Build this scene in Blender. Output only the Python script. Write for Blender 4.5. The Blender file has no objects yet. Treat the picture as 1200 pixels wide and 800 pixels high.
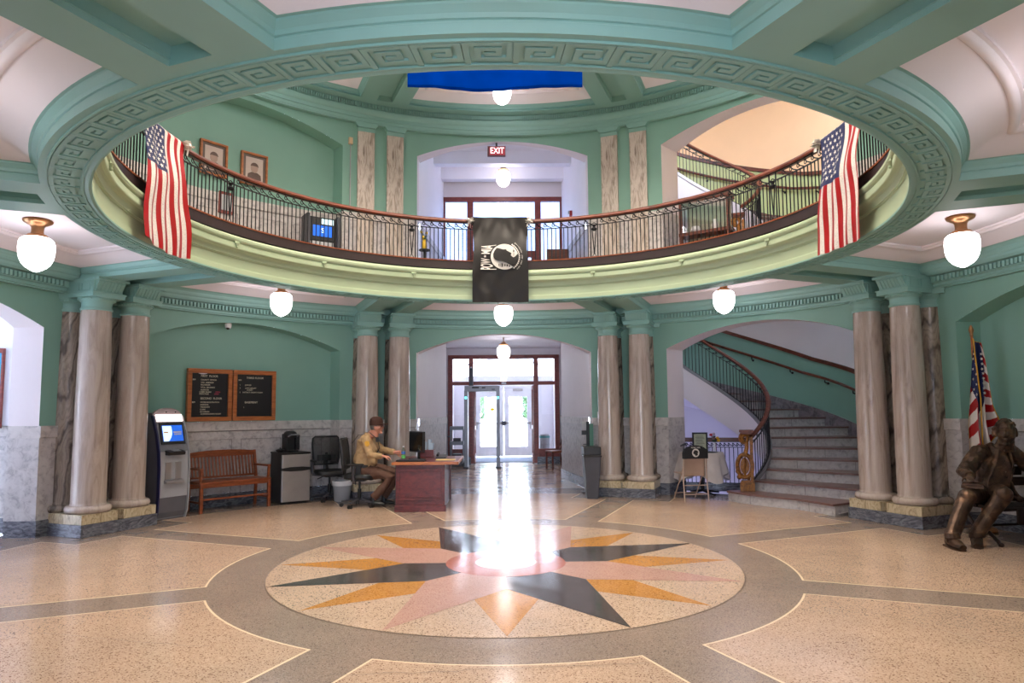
import bpy, bmesh, math, random
from math import sin, cos, pi, radians as RD, sqrt, atan2, asin
from mathutils import Matrix, Vector
random.seed(7)
scene = bpy.context.scene
col = scene.collection

# ------------------------------------------------------------------ materials
def node_mat(name):
    m = bpy.data.materials.new(name); m.use_nodes = True
    nt = m.node_tree; nt.nodes.clear()
    out = nt.nodes.new('ShaderNodeOutputMaterial'); b = nt.nodes.new('ShaderNodeBsdfPrincipled')
    nt.links.new(b.outputs[0], out.inputs[0])
    return m, nt, b
def srgb(c):
    return tuple(((x/255)/12.92 if x/255 <= .04045 else ((x/255+.055)/1.055)**2.4) for x in c) + (1,)
def ramp(nt, fac, stops):
    r = nt.nodes.new('ShaderNodeValToRGB'); e = r.color_ramp.elements
    e[0].position, e[0].color = stops[0][0], stops[0][1]
    e[1].position, e[1].color = stops[-1][0], stops[-1][1]
    for p, c in stops[1:-1]:
        k = e.new(p); k.color = c
    nt.links.new(fac, r.inputs[0]); return r
def coords(nt, scale=(1, 1, 1), obj=True):
    t = nt.nodes.new('ShaderNodeTexCoord'); mp = nt.nodes.new('ShaderNodeMapping')
    mp.inputs['Scale'].default_value = scale
    nt.links.new(t.outputs['Object' if obj else 'Generated'], mp.inputs[0]); return mp.outputs[0]
def noise(nt, vec, scale, detail=4, dist=0, rough=.5):
    n = nt.nodes.new('ShaderNodeTexNoise'); n.inputs['Scale'].default_value = scale
    n.inputs['Detail'].default_value = detail; n.inputs['Distortion'].default_value = dist
    n.inputs['Roughness'].default_value = rough
    nt.links.new(vec, n.inputs['Vector']); return n.outputs['Fac']
def plain(name, c, rough=.5, metal=0, var=.06, scale=6, spec=.5, emit=0, emitc=None, bump=0):
    m, nt, b = node_mat(name); c = srgb(c)
    if var:
        f = noise(nt, coords(nt), scale)
        lo = tuple(x*(1-var) for x in c[:3])+(1,); hi = tuple(min(1, x*(1+var)) for x in c[:3])+(1,)
        r = ramp(nt, f, [(.3, lo), (.7, hi)]); nt.links.new(r.outputs[0], b.inputs['Base Color'])
        if bump:
            bp = nt.nodes.new('ShaderNodeBump'); bp.inputs['Strength'].default_value = bump; bp.inputs['Distance'].default_value = .01
            nt.links.new(f, bp.inputs['Height']); nt.links.new(bp.outputs[0], b.inputs['Normal'])
    else: b.inputs['Base Color'].default_value = c
    b.inputs['Roughness'].default_value = rough; b.inputs['Metallic'].default_value = metal
    b.inputs['Specular IOR Level'].default_value = spec
    if emit:
        b.inputs['Emission Color'].default_value = srgb(emitc) if emitc else c
        b.inputs['Emission Strength'].default_value = emit
    return m
def marble(name, base, dark, light, scale=(3, 3, .7), rough=.25, dist=1.5, nscale=2.2, stops=(.32, .46, .6, .75)):
    m, nt, b = node_mat(name)
    v = coords(nt, scale); f = noise(nt, v, nscale, 8, dist, .62)
    r = ramp(nt, f, [(stops[0], srgb(dark)), (stops[1], srgb(base)), (stops[2], srgb(light)), (stops[3], srgb(base))])
    nt.links.new(r.outputs[0], b.inputs['Base Color']); b.inputs['Roughness'].default_value = rough
    return m
def veined(name, base, dark, light, scale, wscale, dist):
    m, nt, b = node_mat(name)
    v = coords(nt, scale)
    w = nt.nodes.new('ShaderNodeTexWave'); w.wave_type = 'BANDS'; w.bands_direction = 'DIAGONAL'
    w.inputs['Scale'].default_value = wscale; w.inputs['Distortion'].default_value = dist
    w.inputs['Detail'].default_value = 5; w.inputs['Detail Scale'].default_value = 1.3
    nt.links.new(v, w.inputs['Vector'])
    r = ramp(nt, w.outputs['Fac'], [(.0, srgb(dark)), (.12, srgb(base)), (.55, srgb(light)), (.8, srgb(base)), (1, srgb(light))])
    f2 = noise(nt, v, 3.5, 5)
    mx = nt.nodes.new('ShaderNodeMix'); mx.data_type = 'RGBA'; mx.blend_type = 'MULTIPLY'; mx.inputs[0].default_value = .6
    r2 = ramp(nt, f2, [(.25, (.55, .55, .55, 1)), (.7, (1.1, 1.08, 1.05, 1))])
    nt.links.new(r.outputs[0], mx.inputs[6]); nt.links.new(r2.outputs[0], mx.inputs[7])
    nt.links.new(mx.outputs[2], b.inputs['Base Color']); b.inputs['Roughness'].default_value = .25
    return m
def terrazzo(name, base, chips, rough=.16, scale=95, dark=.86):
    m, nt, b = node_mat(name)
    v = coords(nt)
    vo = nt.nodes.new('ShaderNodeTexVoronoi'); vo.inputs['Scale'].default_value = scale
    nt.links.new(v, vo.inputs['Vector'])
    sp = nt.nodes.new('ShaderNodeSeparateColor'); nt.links.new(vo.outputs['Color'], sp.inputs[0])
    r = ramp(nt, sp.outputs[0], [(0, srgb(chips[0])), (.08, srgb(chips[0])), (.10, srgb(base)), (.55, srgb(base)), (.6, srgb(chips[1])), (.8, srgb(chips[1])), (.82, srgb(base))])
    r.color_ramp.interpolation = 'CONSTANT'
    f = noise(nt, v, 1.3, 5)
    r2 = ramp(nt, f, [(.3, (dark, dark, dark, 1)), (.65, (1.02, 1.0, .98, 1))])
    mx = nt.nodes.new('ShaderNodeMix'); mx.data_type = 'RGBA'; mx.blend_type = 'MULTIPLY'; mx.inputs[0].default_value = 1
    nt.links.new(r.outputs[0], mx.inputs[6]); nt.links.new(r2.outputs[0], mx.inputs[7])
    nt.links.new(mx.outputs[2], b.inputs['Base Color'])
    f3 = noise(nt, v, 3, 4); r3 = ramp(nt, f3, [(.3, (rough*.8,)*3+(1,)), (.7, (rough*1.5,)*3+(1,))])
    nt.links.new(r3.outputs[0], b.inputs['Roughness'])
    b.inputs['Specular IOR Level'].default_value = .5
    return m
def wood(name, c, dark, rough=.35, scale=(1, 1, 6), ns=5):
    m, nt, b = node_mat(name)
    f = noise(nt, coords(nt, scale), ns, 5, 1.2)
    r = ramp(nt, f, [(.3, srgb(dark)), (.65, srgb(c))])
    nt.links.new(r.outputs[0], b.inputs['Base Color']); b.inputs['Roughness'].default_value = rough
    return m
def glassy(name, tint=(1, 1, 1, 1), fac=.08, rough=.02):
    m = bpy.data.materials.new(name); m.use_nodes = True; nt = m.node_tree; nt.nodes.clear()
    out = nt.nodes.new('ShaderNodeOutputMaterial'); mx = nt.nodes.new('ShaderNodeMixShader')
    t = nt.nodes.new('ShaderNodeBsdfTransparent'); g = nt.nodes.new('ShaderNodeBsdfGlossy')
    t.inputs[0].default_value = tint; g.inputs['Roughness'].default_value = rough; mx.inputs[0].default_value = fac
    nt.links.new(t.outputs[0], mx.inputs[1]); nt.links.new(g.outputs[0], mx.inputs[2]); nt.links.new(mx.outputs[0], out.inputs[0])
    return m
def emitter(name, c, s):
    m = bpy.data.materials.new(name); m.use_nodes = True; nt = m.node_tree; nt.nodes.clear()
    out = nt.nodes.new('ShaderNodeOutputMaterial'); e = nt.nodes.new('ShaderNodeEmission')
    e.inputs[0].default_value = c; e.inputs[1].default_value = s; nt.links.new(e.outputs[0], out.inputs[0]); return m

GREEN = plain('green_paint', (130, 174, 160), .55, var=.03, scale=2)
BEAMG = plain('green_trim_paint', (136, 180, 172), .5, var=.03, scale=2)
FASG = plain('fascia_yellow_green', (176, 192, 160), .5, var=.03, scale=2)  # yellower than the green of the other trim
STG = plain('stair_yellow_green', (184, 194, 138), .5, var=.03, scale=2)  # upper stair wall, yellower than the lower one
PLASTER = plain('white_plaster', (232, 224, 228), .6, var=.02, scale=2)
HALLW = plain('hall_lightened_plaster', (244, 242, 250), .6, var=.02, scale=2)  # plaster made whiter to stand in for stronger light in the halls
PEACH = plain('warm_lit_plaster', (240, 200, 158), .6, var=.02, scale=2)  # upper stair plaster with the warm bulb's light put into its colour
MWALL = marble('wainscot_marble', (186, 180, 180), (150, 144, 146), (200, 195, 194), (2, 2, 2), .48, .6, 6)
MCAP = marble('wainscot_cap_marble', (196, 190, 188), (160, 154, 156), (208, 202, 200), (2, 2, 2), .48, .6, 5)
MBASE = marble('grey_base_marble', (96, 98, 108), (60, 62, 70), (130, 132, 142), (1.5, 1.5, 4), .25, 2, 4)
JOINT = plain('joint', (110, 105, 105), .8)
MPLINTH = marble('plinth_marble', (190, 172, 140), (140, 122, 95), (208, 194, 165), (4, 4, 2), .3, 2.5, 3)
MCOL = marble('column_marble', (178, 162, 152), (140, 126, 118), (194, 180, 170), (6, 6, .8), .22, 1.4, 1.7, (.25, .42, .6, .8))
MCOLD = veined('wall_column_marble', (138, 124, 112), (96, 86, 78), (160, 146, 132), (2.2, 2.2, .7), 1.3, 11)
MPIL = marble('pilaster_marble', (176, 162, 150), (120, 106, 100), (208, 196, 186), (5, 5, 1.0), .25, 2.6, 1.6, (.3, .42, .55, .7))
TAN = terrazzo('tan_terrazzo', (190, 162, 140), ((120, 90, 72), (206, 180, 158)), .15, 150)
GREYT = terrazzo('grey_terrazzo', (148, 130, 118), ((104, 92, 86), (162, 146, 134)), .17, 170)
CREAM = terrazzo('cream_terrazzo', (196, 170, 148), ((114, 92, 78), (210, 186, 166)), .14, 130)
PINK = terrazzo('pink_terrazzo', (188, 150, 138), ((160, 116, 104), (200, 162, 148)), .14, 150)
ORANGE = terrazzo('ochre_terrazzo', (190, 134, 66), ((148, 96, 42), (202, 148, 84)), .14, 110)
BLACKT = terrazzo('charcoal_terrazzo', (74, 68, 68), ((48, 44, 46), (92, 86, 84)), .12, 120)
ROSE = terrazzo('rose_terrazzo', (178, 114, 102), ((150, 84, 74), (190, 124, 110)), .12, 140)
WHITET = terrazzo('white_terrazzo', (232, 222, 208), ((200, 188, 176), (240, 232, 220)), .12, 140)
STRIP = plain('cream_inlay', (232, 208, 176), .25)
BRASSL = plain('dark_joint', (92, 74, 60), .5)
IRON = plain('black_iron', (30, 30, 36), .4, .3)
BRONZE_D = plain('dark_rail_base', (50, 36, 38), .45)
REDWOOD = wood('mahogany_rail', (118, 56, 36), (70, 32, 22), .38)
DARKRED = wood('mahogany_desk', (110, 44, 44), (72, 26, 30), .4, (3, 1, 6), 3)
FRAMEWD = wood('door_frame_wood', (146, 70, 60), (112, 50, 46), .4)
OAK = wood('oak', (186, 112, 60), (150, 82, 40), .35, (1, 6, 6), 4)
TEAK = wood('bench_wood', (158, 84, 48), (112, 54, 28), .35, (1, 5, 5), 4)
GILT = wood('carved_gold_wood', (160, 106, 42), (92, 54, 20), .5, (6, 6, 6), 4)
BRASS = plain('antique_brass', (168, 122, 84), .35, .8, var=.15, scale=20)
STEEL = plain('brushed_steel', (170, 166, 166), .35, .6)
GREYM = plain('grey_metal', (140, 142, 150), .4, .3)
PALEM = plain('pale_grey_plastic', (170, 172, 178), .45)
BLACK = plain('black_plastic', (26, 26, 28), .45)
MESHB = plain('black_mesh_fabric', (44, 44, 46), .8)
CHARC = plain('charcoal_plastic', (66, 66, 74), .5)
WHITE = plain('white_paint', (235, 235, 240), .5)
GLASS = glassy('clear_glass'); TGLASS = glassy('dimming_glass', (.30, .33, .40, 1), .06)  # tint on the upper window is added to dim its daylight
LAMPG = emitter('lit_opal_glass', (1.0, .93, .96, 1), 11)
FL2 = marble('upper_floor_stone', (190, 180, 170), (150, 140, 130), (200, 190, 180), (2, 2, 2), .3, .6, 5)
RED = plain('flag_red', (158, 8, 16), .38)
WHT = plain('flag_white', (218, 212, 206), .45)
NAVY = plain('flag_navy', (26, 36, 84), .5)
BLUEF = plain('flag_blue', (0, 36, 112), .8, spec=0)
BLUED = plain('flag_blue_hem', (0, 22, 80), .8, spec=0)
SIGNW, nt_, b_ = node_mat('signed_flag_white')
f_ = noise(nt_, coords(nt_, (1, 1, 1.6)), 26, 3, 2.5); r_ = ramp(nt_, f_, [(.47, srgb((218, 212, 206))), (.495, srgb((172, 167, 167))), (.51, srgb((172, 167, 167))), (.535, srgb((218, 212, 206)))])
nt_.links.new(r_.outputs[0], b_.inputs['Base Color']); b_.inputs['Roughness'].default_value = .45
GOLD = plain('gold_fringe', (214, 160, 40), .5)
CLOTHB = plain('black_flag_cloth', (26, 22, 22), .5, spec=.35)

# ------------------------------------------------------------------ mesh builder
class MB:
    def __init__(s): s.v = []; s.f = []; s.m = []; s.s = []; s.T = Matrix()
    def add(s, vs, fs, mat=0, smooth=False):
        o = len(s.v); s.v += [tuple(s.T @ Vector(p)) for p in vs]
        for f in fs: s.f.append([i+o for i in f]); s.m.append(mat); s.s.append(smooth)
    def box(s, x0, x1, y0, y1, z0, z1, mat=0):
        s.add([(x0, y0, z0), (x1, y0, z0), (x1, y1, z0), (x0, y1, z0), (x0, y0, z1), (x1, y0, z1), (x1, y1, z1), (x0, y1, z1)],
              [(0, 3, 2, 1), (4, 5, 6, 7), (0, 1, 5, 4), (1, 2, 6, 5), (2, 3, 7, 6), (3, 0, 4, 7)], mat)
    def prism(s, poly, z0, z1, mat=0):
        n = len(poly)
        s.add([(x, y, z0) for x, y in poly]+[(x, y, z1) for x, y in poly],
              [list(range(n))[::-1], list(range(n, 2*n))]+[(i, (i+1) % n, n+(i+1) % n, n+i) for i in range(n)], mat)
    def prismy(s, poly, y0, y1, mat=0):   # polygon in x,z extruded along y
        n = len(poly)
        s.add([(x, y0, z) for x, z in poly]+[(x, y1, z) for x, z in poly],
              [list(range(n)), list(range(n, 2*n))[::-1]]+[(i, n+i, n+(i+1) % n, (i+1) % n) for i in range(n)], mat)
    def prismx(s, poly, x0, x1, mat=0):   # polygon in y,z extruded along x
        n = len(poly)
        s.add([(x0, y, z) for y, z in poly]+[(x1, y, z) for y, z in poly],
              [list(range(n)), list(range(n, 2*n))[::-1]]+[(i, n+i, n+(i+1) % n, (i+1) % n) for i in range(n)], mat)
    def flat(s, poly, z, mat=0): s.add([(x, y, z) for x, y in poly], [list(range(len(poly)))], mat)
    def bridge(s, loops, mat=0, closed=True, smooth=False):
        n = len(loops[0]); vs = [p for l in loops for p in l]; fs = []
        mm = n if closed else n-1
        for k in range(len(loops)-1):
            for i in range(mm): fs.append((k*n+i, k*n+(i+1) % n, (k+1)*n+(i+1) % n, (k+1)*n+i))
        s.add(vs, fs, mat, smooth)
    def lathe(s, prof, n=24, c=(0, 0, 0), mat=0, smooth=True, cap=True):
        loops = [[(c[0]+r*cos(2*pi*i/n), c[1]+r*sin(2*pi*i/n), c[2]+z) for i in range(n)] for r, z in prof]
        s.bridge(loops, mat, True, smooth)
        if cap:
            s.add(loops[0], [list(range(n))[::-1]], mat); s.add(loops[-1], [list(range(n))], mat)
    def rev(s, prof, a0, a1, n, mat=0, smooth=True, closed=False, zf=None):   # r,z profile swept over polar angles (deg, clockwise from +y)
        loops = []
        for i in range(n+1 if not closed else n):
            a = RD(a0+(a1-a0)*i/n); loops.append([(r*sin(a), r*cos(a), z) for r, z in prof])
        if closed: loops.append(loops[0])
        s.bridge(loops, mat, False, smooth)
    def tube(s, pts, rad, n=8, mat=0, smooth=True, cap=True, up=None):
        pts = [Vector(p) for p in pts]; N = len(pts)
        if not isinstance(rad, (list, tuple)): rad = [rad]*N
        rad = [(r, r) if not isinstance(r, (list, tuple)) else r for r in rad]
        loops = []; prev = None
        for i, p in enumerate(pts):
            t = (pts[min(i+1, N-1)]-pts[max(i-1, 0)]).normalized()
            if prev is None:
                u = Vector(up) if up else (Vector((0, 0, 1)) if abs(t.z) < .9 else Vector((1, 0, 0)))
            else: u = prev
            w = t.cross(u)
            if w.length < 1e-5: w = t.cross(Vector((0, 1, .1)))
            w.normalize(); u = w.cross(t).normalized(); prev = u
            loops.append([p+w*(rad[i][0]*cos(2*pi*k/n))+u*(rad[i][1]*sin(2*pi*k/n)) for k in range(n)])
        s.bridge(loops, mat, True, smooth)
        if cap: s.add(loops[0], [list(range(n))], mat); s.add(loops[-1], [list(range(n))[::-1]], mat)
    def bar(s, p, q, w, h, mat=0):      # rectangular bar between two points, h measured upward
        p = Vector(p); q = Vector(q); t = (q-p).normalized(); up = Vector((0, 0, 1)) if abs(t.z) < .95 else Vector((0, 1, 0))
        a = t.cross(up).normalized()*w/2; b = a.cross(t).normalized()*h/2
        vs = [p-a-b, p+a-b, p+a+b, p-a+b, q-a-b, q+a-b, q+a+b, q-a+b]
        s.add(vs, [(0, 1, 2, 3), (7, 6, 5, 4), (0, 4, 5, 1), (1, 5, 6, 2), (2, 6, 7, 3), (3, 7, 4, 0)], mat)
    def sweep(s, pts, sec, mat=0, smooth=False, closed=False):  # section (side, up) along a path, up stays vertical
        loops = []; N = len(pts); pts = [Vector(p) for p in pts]
        for i, p in enumerate(pts):
            a = pts[(i-1) % N] if closed else pts[max(i-1, 0)]; b = pts[(i+1) % N] if closed else pts[min(i+1, N-1)]
            t = (b-a); t.z = 0; t.normalize(); w = t.cross(Vector((0, 0, 1)))
            loops.append([p+w*x+Vector((0, 0, z)) for x, z in sec])
        if closed: loops.append(loops[0])
        s.bridge(loops, mat, True, smooth)
        if not closed: s.add(loops[0], [list(range(len(sec)))], mat); s.add(loops[-1], [list(range(len(sec)))[::-1]], mat)
    def ball(s, c, r, n=16, m=10, mat=0):
        if not isinstance(r, (list, tuple)): r = (r, r, r)
        loops = [[(c[0]+r[0]*sin(pi*j/m)*cos(2*pi*i/n), c[1]+r[1]*sin(pi*j/m)*sin(2*pi*i/n), c[2]+r[2]*cos(pi*j/m)) for i in range(n)] for j in range(1, m)]
        s.bridge(loops, mat, True, True)
        o = [(c[0], c[1], c[2]+r[2])]+loops[0]; s.add(o, [(0, i+1, (i+1) % n+1) for i in range(n)], mat, True)
        o = [(c[0], c[1], c[2]-r[2])]+loops[-1]; s.add(o, [(0, (i+1) % n+1, i+1) for i in range(n)], mat, True)
    def build(s, name, mats, parent=None, bevel=0, fix=True, merge=False, angle=40):
        me = bpy.data.meshes.new(name); me.from_pydata([tuple(p) for p in s.v], [], s.f)
        if not isinstance(mats, (list, tuple)): mats = [mats]
        for m in mats: me.materials.append(m)
        me.polygons.foreach_set('material_index', s.m); me.polygons.foreach_set('use_smooth', s.s)
        if fix or merge:
            bm = bmesh.new(); bm.from_mesh(me)
            if merge: bmesh.ops.remove_doubles(bm, verts=bm.verts, dist=1e-5)
            if fix: bmesh.ops.recalc_face_normals(bm, faces=bm.faces)
            bm.to_mesh(me); bm.free()
        if any(s.s): me.set_sharp_from_angle(angle=RD(angle))
        me.update()
        o = bpy.data.objects.new(name, me); col.objects.link(o)
        if parent: o.parent = parent
        if bevel:
            b = o.modifiers.new('bevel', 'BEVEL'); b.width = bevel; b.segments = 2; b.limit_method = 'ANGLE'
        return o

def tag(o, label, cat, group=None, kind=None):
    if label: o['label'] = label
    if cat: o['category'] = cat
    if group: o['group'] = group
    if kind: o['kind'] = kind
    return o
def struct(o, label=None):
    o['kind'] = 'structure'
    if label: o['label'] = label
    return o
def thing(name, label, cat, loc=(0, 0, 0), rz=0, group=None):
    o = bpy.data.objects.new(name, None); o.empty_display_size = .1; col.objects.link(o)
    o.location = loc; o.rotation_euler = (0, 0, rz); return tag(o, label, cat, group)
def dup(root, loc=None, rz=None, label=None, scale=None):
    def cp(o, par):
        c = o.copy(); col.objects.link(c)
        if par: c.parent = par
        for ch in o.children: cp(ch, c)
        return c
    r = cp(root, None)
    if loc is not None: r.location = loc
    if rz is not None: r.rotation_euler = (0, 0, rz)
    if scale is not None: r.scale = scale
    if label: r['label'] = label
    return r
def pol(a, r, z=0, t=0):
    a = RD(a); return Vector((r*sin(a)+t*cos(a), r*cos(a)-t*sin(a), z))
def fr(a, r=0, z=0, t=0):              # frame: x tangential clockwise, y outward, z up
    return Matrix.Translation(pol(a, r, z, t)) @ Matrix.Rotation(-RD(a), 4, 'Z')
def text(body, size, T, mat, parent, name='lettering', depth=.002, align='CENTER', sx=1, bold=0):
    cu = bpy.data.curves.new('t', 'FONT'); cu.body = body; cu.size = size; cu.extrude = depth; cu.offset = bold; cu.align_x = align; cu.align_y = 'CENTER'
    to = bpy.data.objects.new('t', cu); col.objects.link(to)
    bpy.context.view_layer.update()
    me = bpy.data.meshes.new_from_object(to.evaluated_get(bpy.context.evaluated_depsgraph_get()))
    bpy.data.objects.remove(to); bpy.data.curves.remove(cu)
    me.transform(T @ Matrix.Diagonal((sx, 1, 1, 1))); me.materials.clear(); me.materials.append(mat)
    o = bpy.data.objects.new(name, me); col.objects.link(o)
    if parent: o.parent = parent
    return o
UPX = Matrix.Rotation(pi/2, 4, 'X')    # text lying in xy -> standing in xz facing -y
def remeshed(mb, name, mats, parent, voxel, smooth=6, disp=0, dscale=.05):
    o = mb.build(name, mats, None, fix=True)
    md = o.modifiers.new('r', 'REMESH'); md.mode = 'VOXEL'; md.voxel_size = voxel; md.use_smooth_shade = True
    if smooth:
        sm = o.modifiers.new('s', 'SMOOTH'); sm.iterations = smooth; sm.factor = .5
    if disp:
        tx = bpy.data.textures.new('d', 'CLOUDS'); tx.noise_scale = dscale; tx.noise_depth = 3
        dm = o.modifiers.new('d', 'DISPLACE'); dm.texture = tx; dm.strength = disp; dm.mid_level = .5
    bpy.context.view_layer.update()
    me = bpy.data.meshes.new_from_object(o.evaluated_get(bpy.context.evaluated_depsgraph_get()))
    me.name = name; o.modifiers.clear(); old = o.data; o.data = me; bpy.data.meshes.remove(old)
    for p in me.polygons: p.use_smooth = True
    if not me.materials: me.materials.append(mats if not isinstance(mats, (list, tuple)) else mats[0])
    if parent: o.parent = parent
    return o
# ------------------------------------------------------------------ constants of the place
R = 5.95; RN = 6.25; F2 = 3.75
PAIRS = [-157.5, -112.5, -67.5, -22.5, 22.5, 67.5, 112.5, 157.5]
SECT = [0, 45, 90, 135, 180, -135, -90, -45]
HC = 1.62                      # half chord of an arch opening

# ------------------------------------------------------------------ floor
def seclocal(a): return lambda u, t: (u*sin(RD(a))+t*cos(RD(a)), u*cos(RD(a))-t*sin(RD(a)))
def arc(r, a0, a1, n): return [(r*sin(RD(a0+(a1-a0)*i/n)), r*cos(RD(a0+(a1-a0)*i/n))) for i in range(n+1)]
def inset(poly, d):
    out = []; n = len(poly)
    ar = sum(poly[i][0]*poly[(i+1) % n][1]-poly[(i+1) % n][0]*poly[i][1] for i in range(n))
    s = 1 if ar > 0 else -1
    for i in range(n):
        p0, p, p1 = Vector(poly[i-1]), Vector(poly[i]), Vector(poly[(i+1) % n])
        a = (p-p0).normalized(); b = (p1-p).normalized()
        na = Vector((-a.y, a.x))*s; nb = Vector((-b.y, b.x))*s
        k = (na+nb); k = k/max(.3, k.length_squared)*2
        out.append(tuple(p+k*d))
    return out
fl = MB()
RF = 6.5
fl.flat(arc(RF, 0, 360, 95)[:-1], 0, 1)
# entrance hall floor (beyond the arch) and hall behind the camera
fl.flat([(-2.2, 5.9), (2.2, 5.9), (2.2, 12.4), (-2.2, 12.4)], -.0006, 0)
fl.flat([(-1.75, 12.4), (1.75, 12.4), (1.75, 15.5), (-1.75, 15.5)], -.0006, 1)
fl.flat([(-2.2, -5.9), (2.2, -5.9), (2.2, -12.4), (-2.2, -12.4)], -.0006, 0)
fl.flat([(-6.3, -2.2), (-9, -2.2), (-9, 2.2), (-6.3, 2.2)], -.0006, 1)
for c in SECT:
    bw = .225; poly = []
    a0 = c-22.5+math.degrees(asin(bw/2.71)); a1 = c+22.5-math.degrees(asin(bw/2.71))
    poly += arc(2.71, a0, a1, 14)
    R1 = seclocal(c+22.5); L1 = seclocal(c-22.5)
    poly += [R1(5.0, -bw), R1(5.0, -.82), R1(5.32, -.82)]
    aa = 22.5-math.degrees(asin(.84/5.62))
    poly += arc(5.62, c+aa, c-aa, 10)
    poly += [L1(5.32, .82), L1(5.0, .82), L1(5.0, bw)]
    fl.flat(poly, .0012, 2); fl.flat(inset(poly, .018), .0022, 0)
# compass
fl.flat(arc(2.245, 0, 360, 96)[:-1], .0010, 4)
fl.flat(arc(2.235, 0, 360, 96)[:-1], .0022, 3)
def P2(r, a): return (r*sin(RD(a)), r*cos(RD(a)))
for k in range(8):
    a = 45*k
    # edge of the great points, crossed by the small ones
    b = P2(1.345, a+11), P2(1.345, a-11)
    fl.flat([P2(1.0, a), b[0], P2(2.21, a), b[1]], .0032, 5)
for k in range(8):
    a = -22.5+45*k
    fl.flat([P2(.5, a-22.5), P2(1.0, a-22.5), P2(2.235, a), P2(1.0, a+22.5), P2(.5, a+22.5)], .0042, 6 if k % 2 == 0 else 7)
fl.flat(arc(.59, 0, 360, 60)[:-1], .0054, 8); fl.flat(arc(.30, 0, 360, 48)[:-1], .0064, 9)
def crack(pts, w=.004):
    for p, q in zip(pts, pts[1:]):
        p = Vector(p); q = Vector(q); d = (q-p).normalized(); n = Vector((-d.y, d.x))*w/2
        fl.flat([tuple(p-n), tuple(q-n), tuple(q+n), tuple(p+n)], .0072, 10)
def jitter(p, q, n, a, seed):
    rr = random.Random(seed); return [(p[0]+(q[0]-p[0])*i/n+rr.uniform(-a, a), p[1]+(q[1]-p[1])*i/n+rr.uniform(-a, a)) for i in range(n+1)]
crack(jitter((-1.0, -2.85), (.85, -2.72), 16, .02, 1)); crack(jitter((-3.2, -2.05), (-1.9, -2.35), 9, .02, 5), .003)
crack(jitter((2.5, -1.45), (3.1, -2.6), 10, .03, 2)); crack(jitter((3.05, -2.35), (3.9, -2.3), 7, .02, 3), .003)
crack(jitter((2.7, -1.25), (2.05, -.75), 5, .03, 4), .003)
struct(fl.build('floor', [TAN, GREYT, STRIP, CREAM, BRASSL, ORANGE, BLACKT, PINK, ROSE, WHITET, BRASSL], fix=False),
       'polished terrazzo floor with a sixteen-point compass star in a grey ring')

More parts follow.
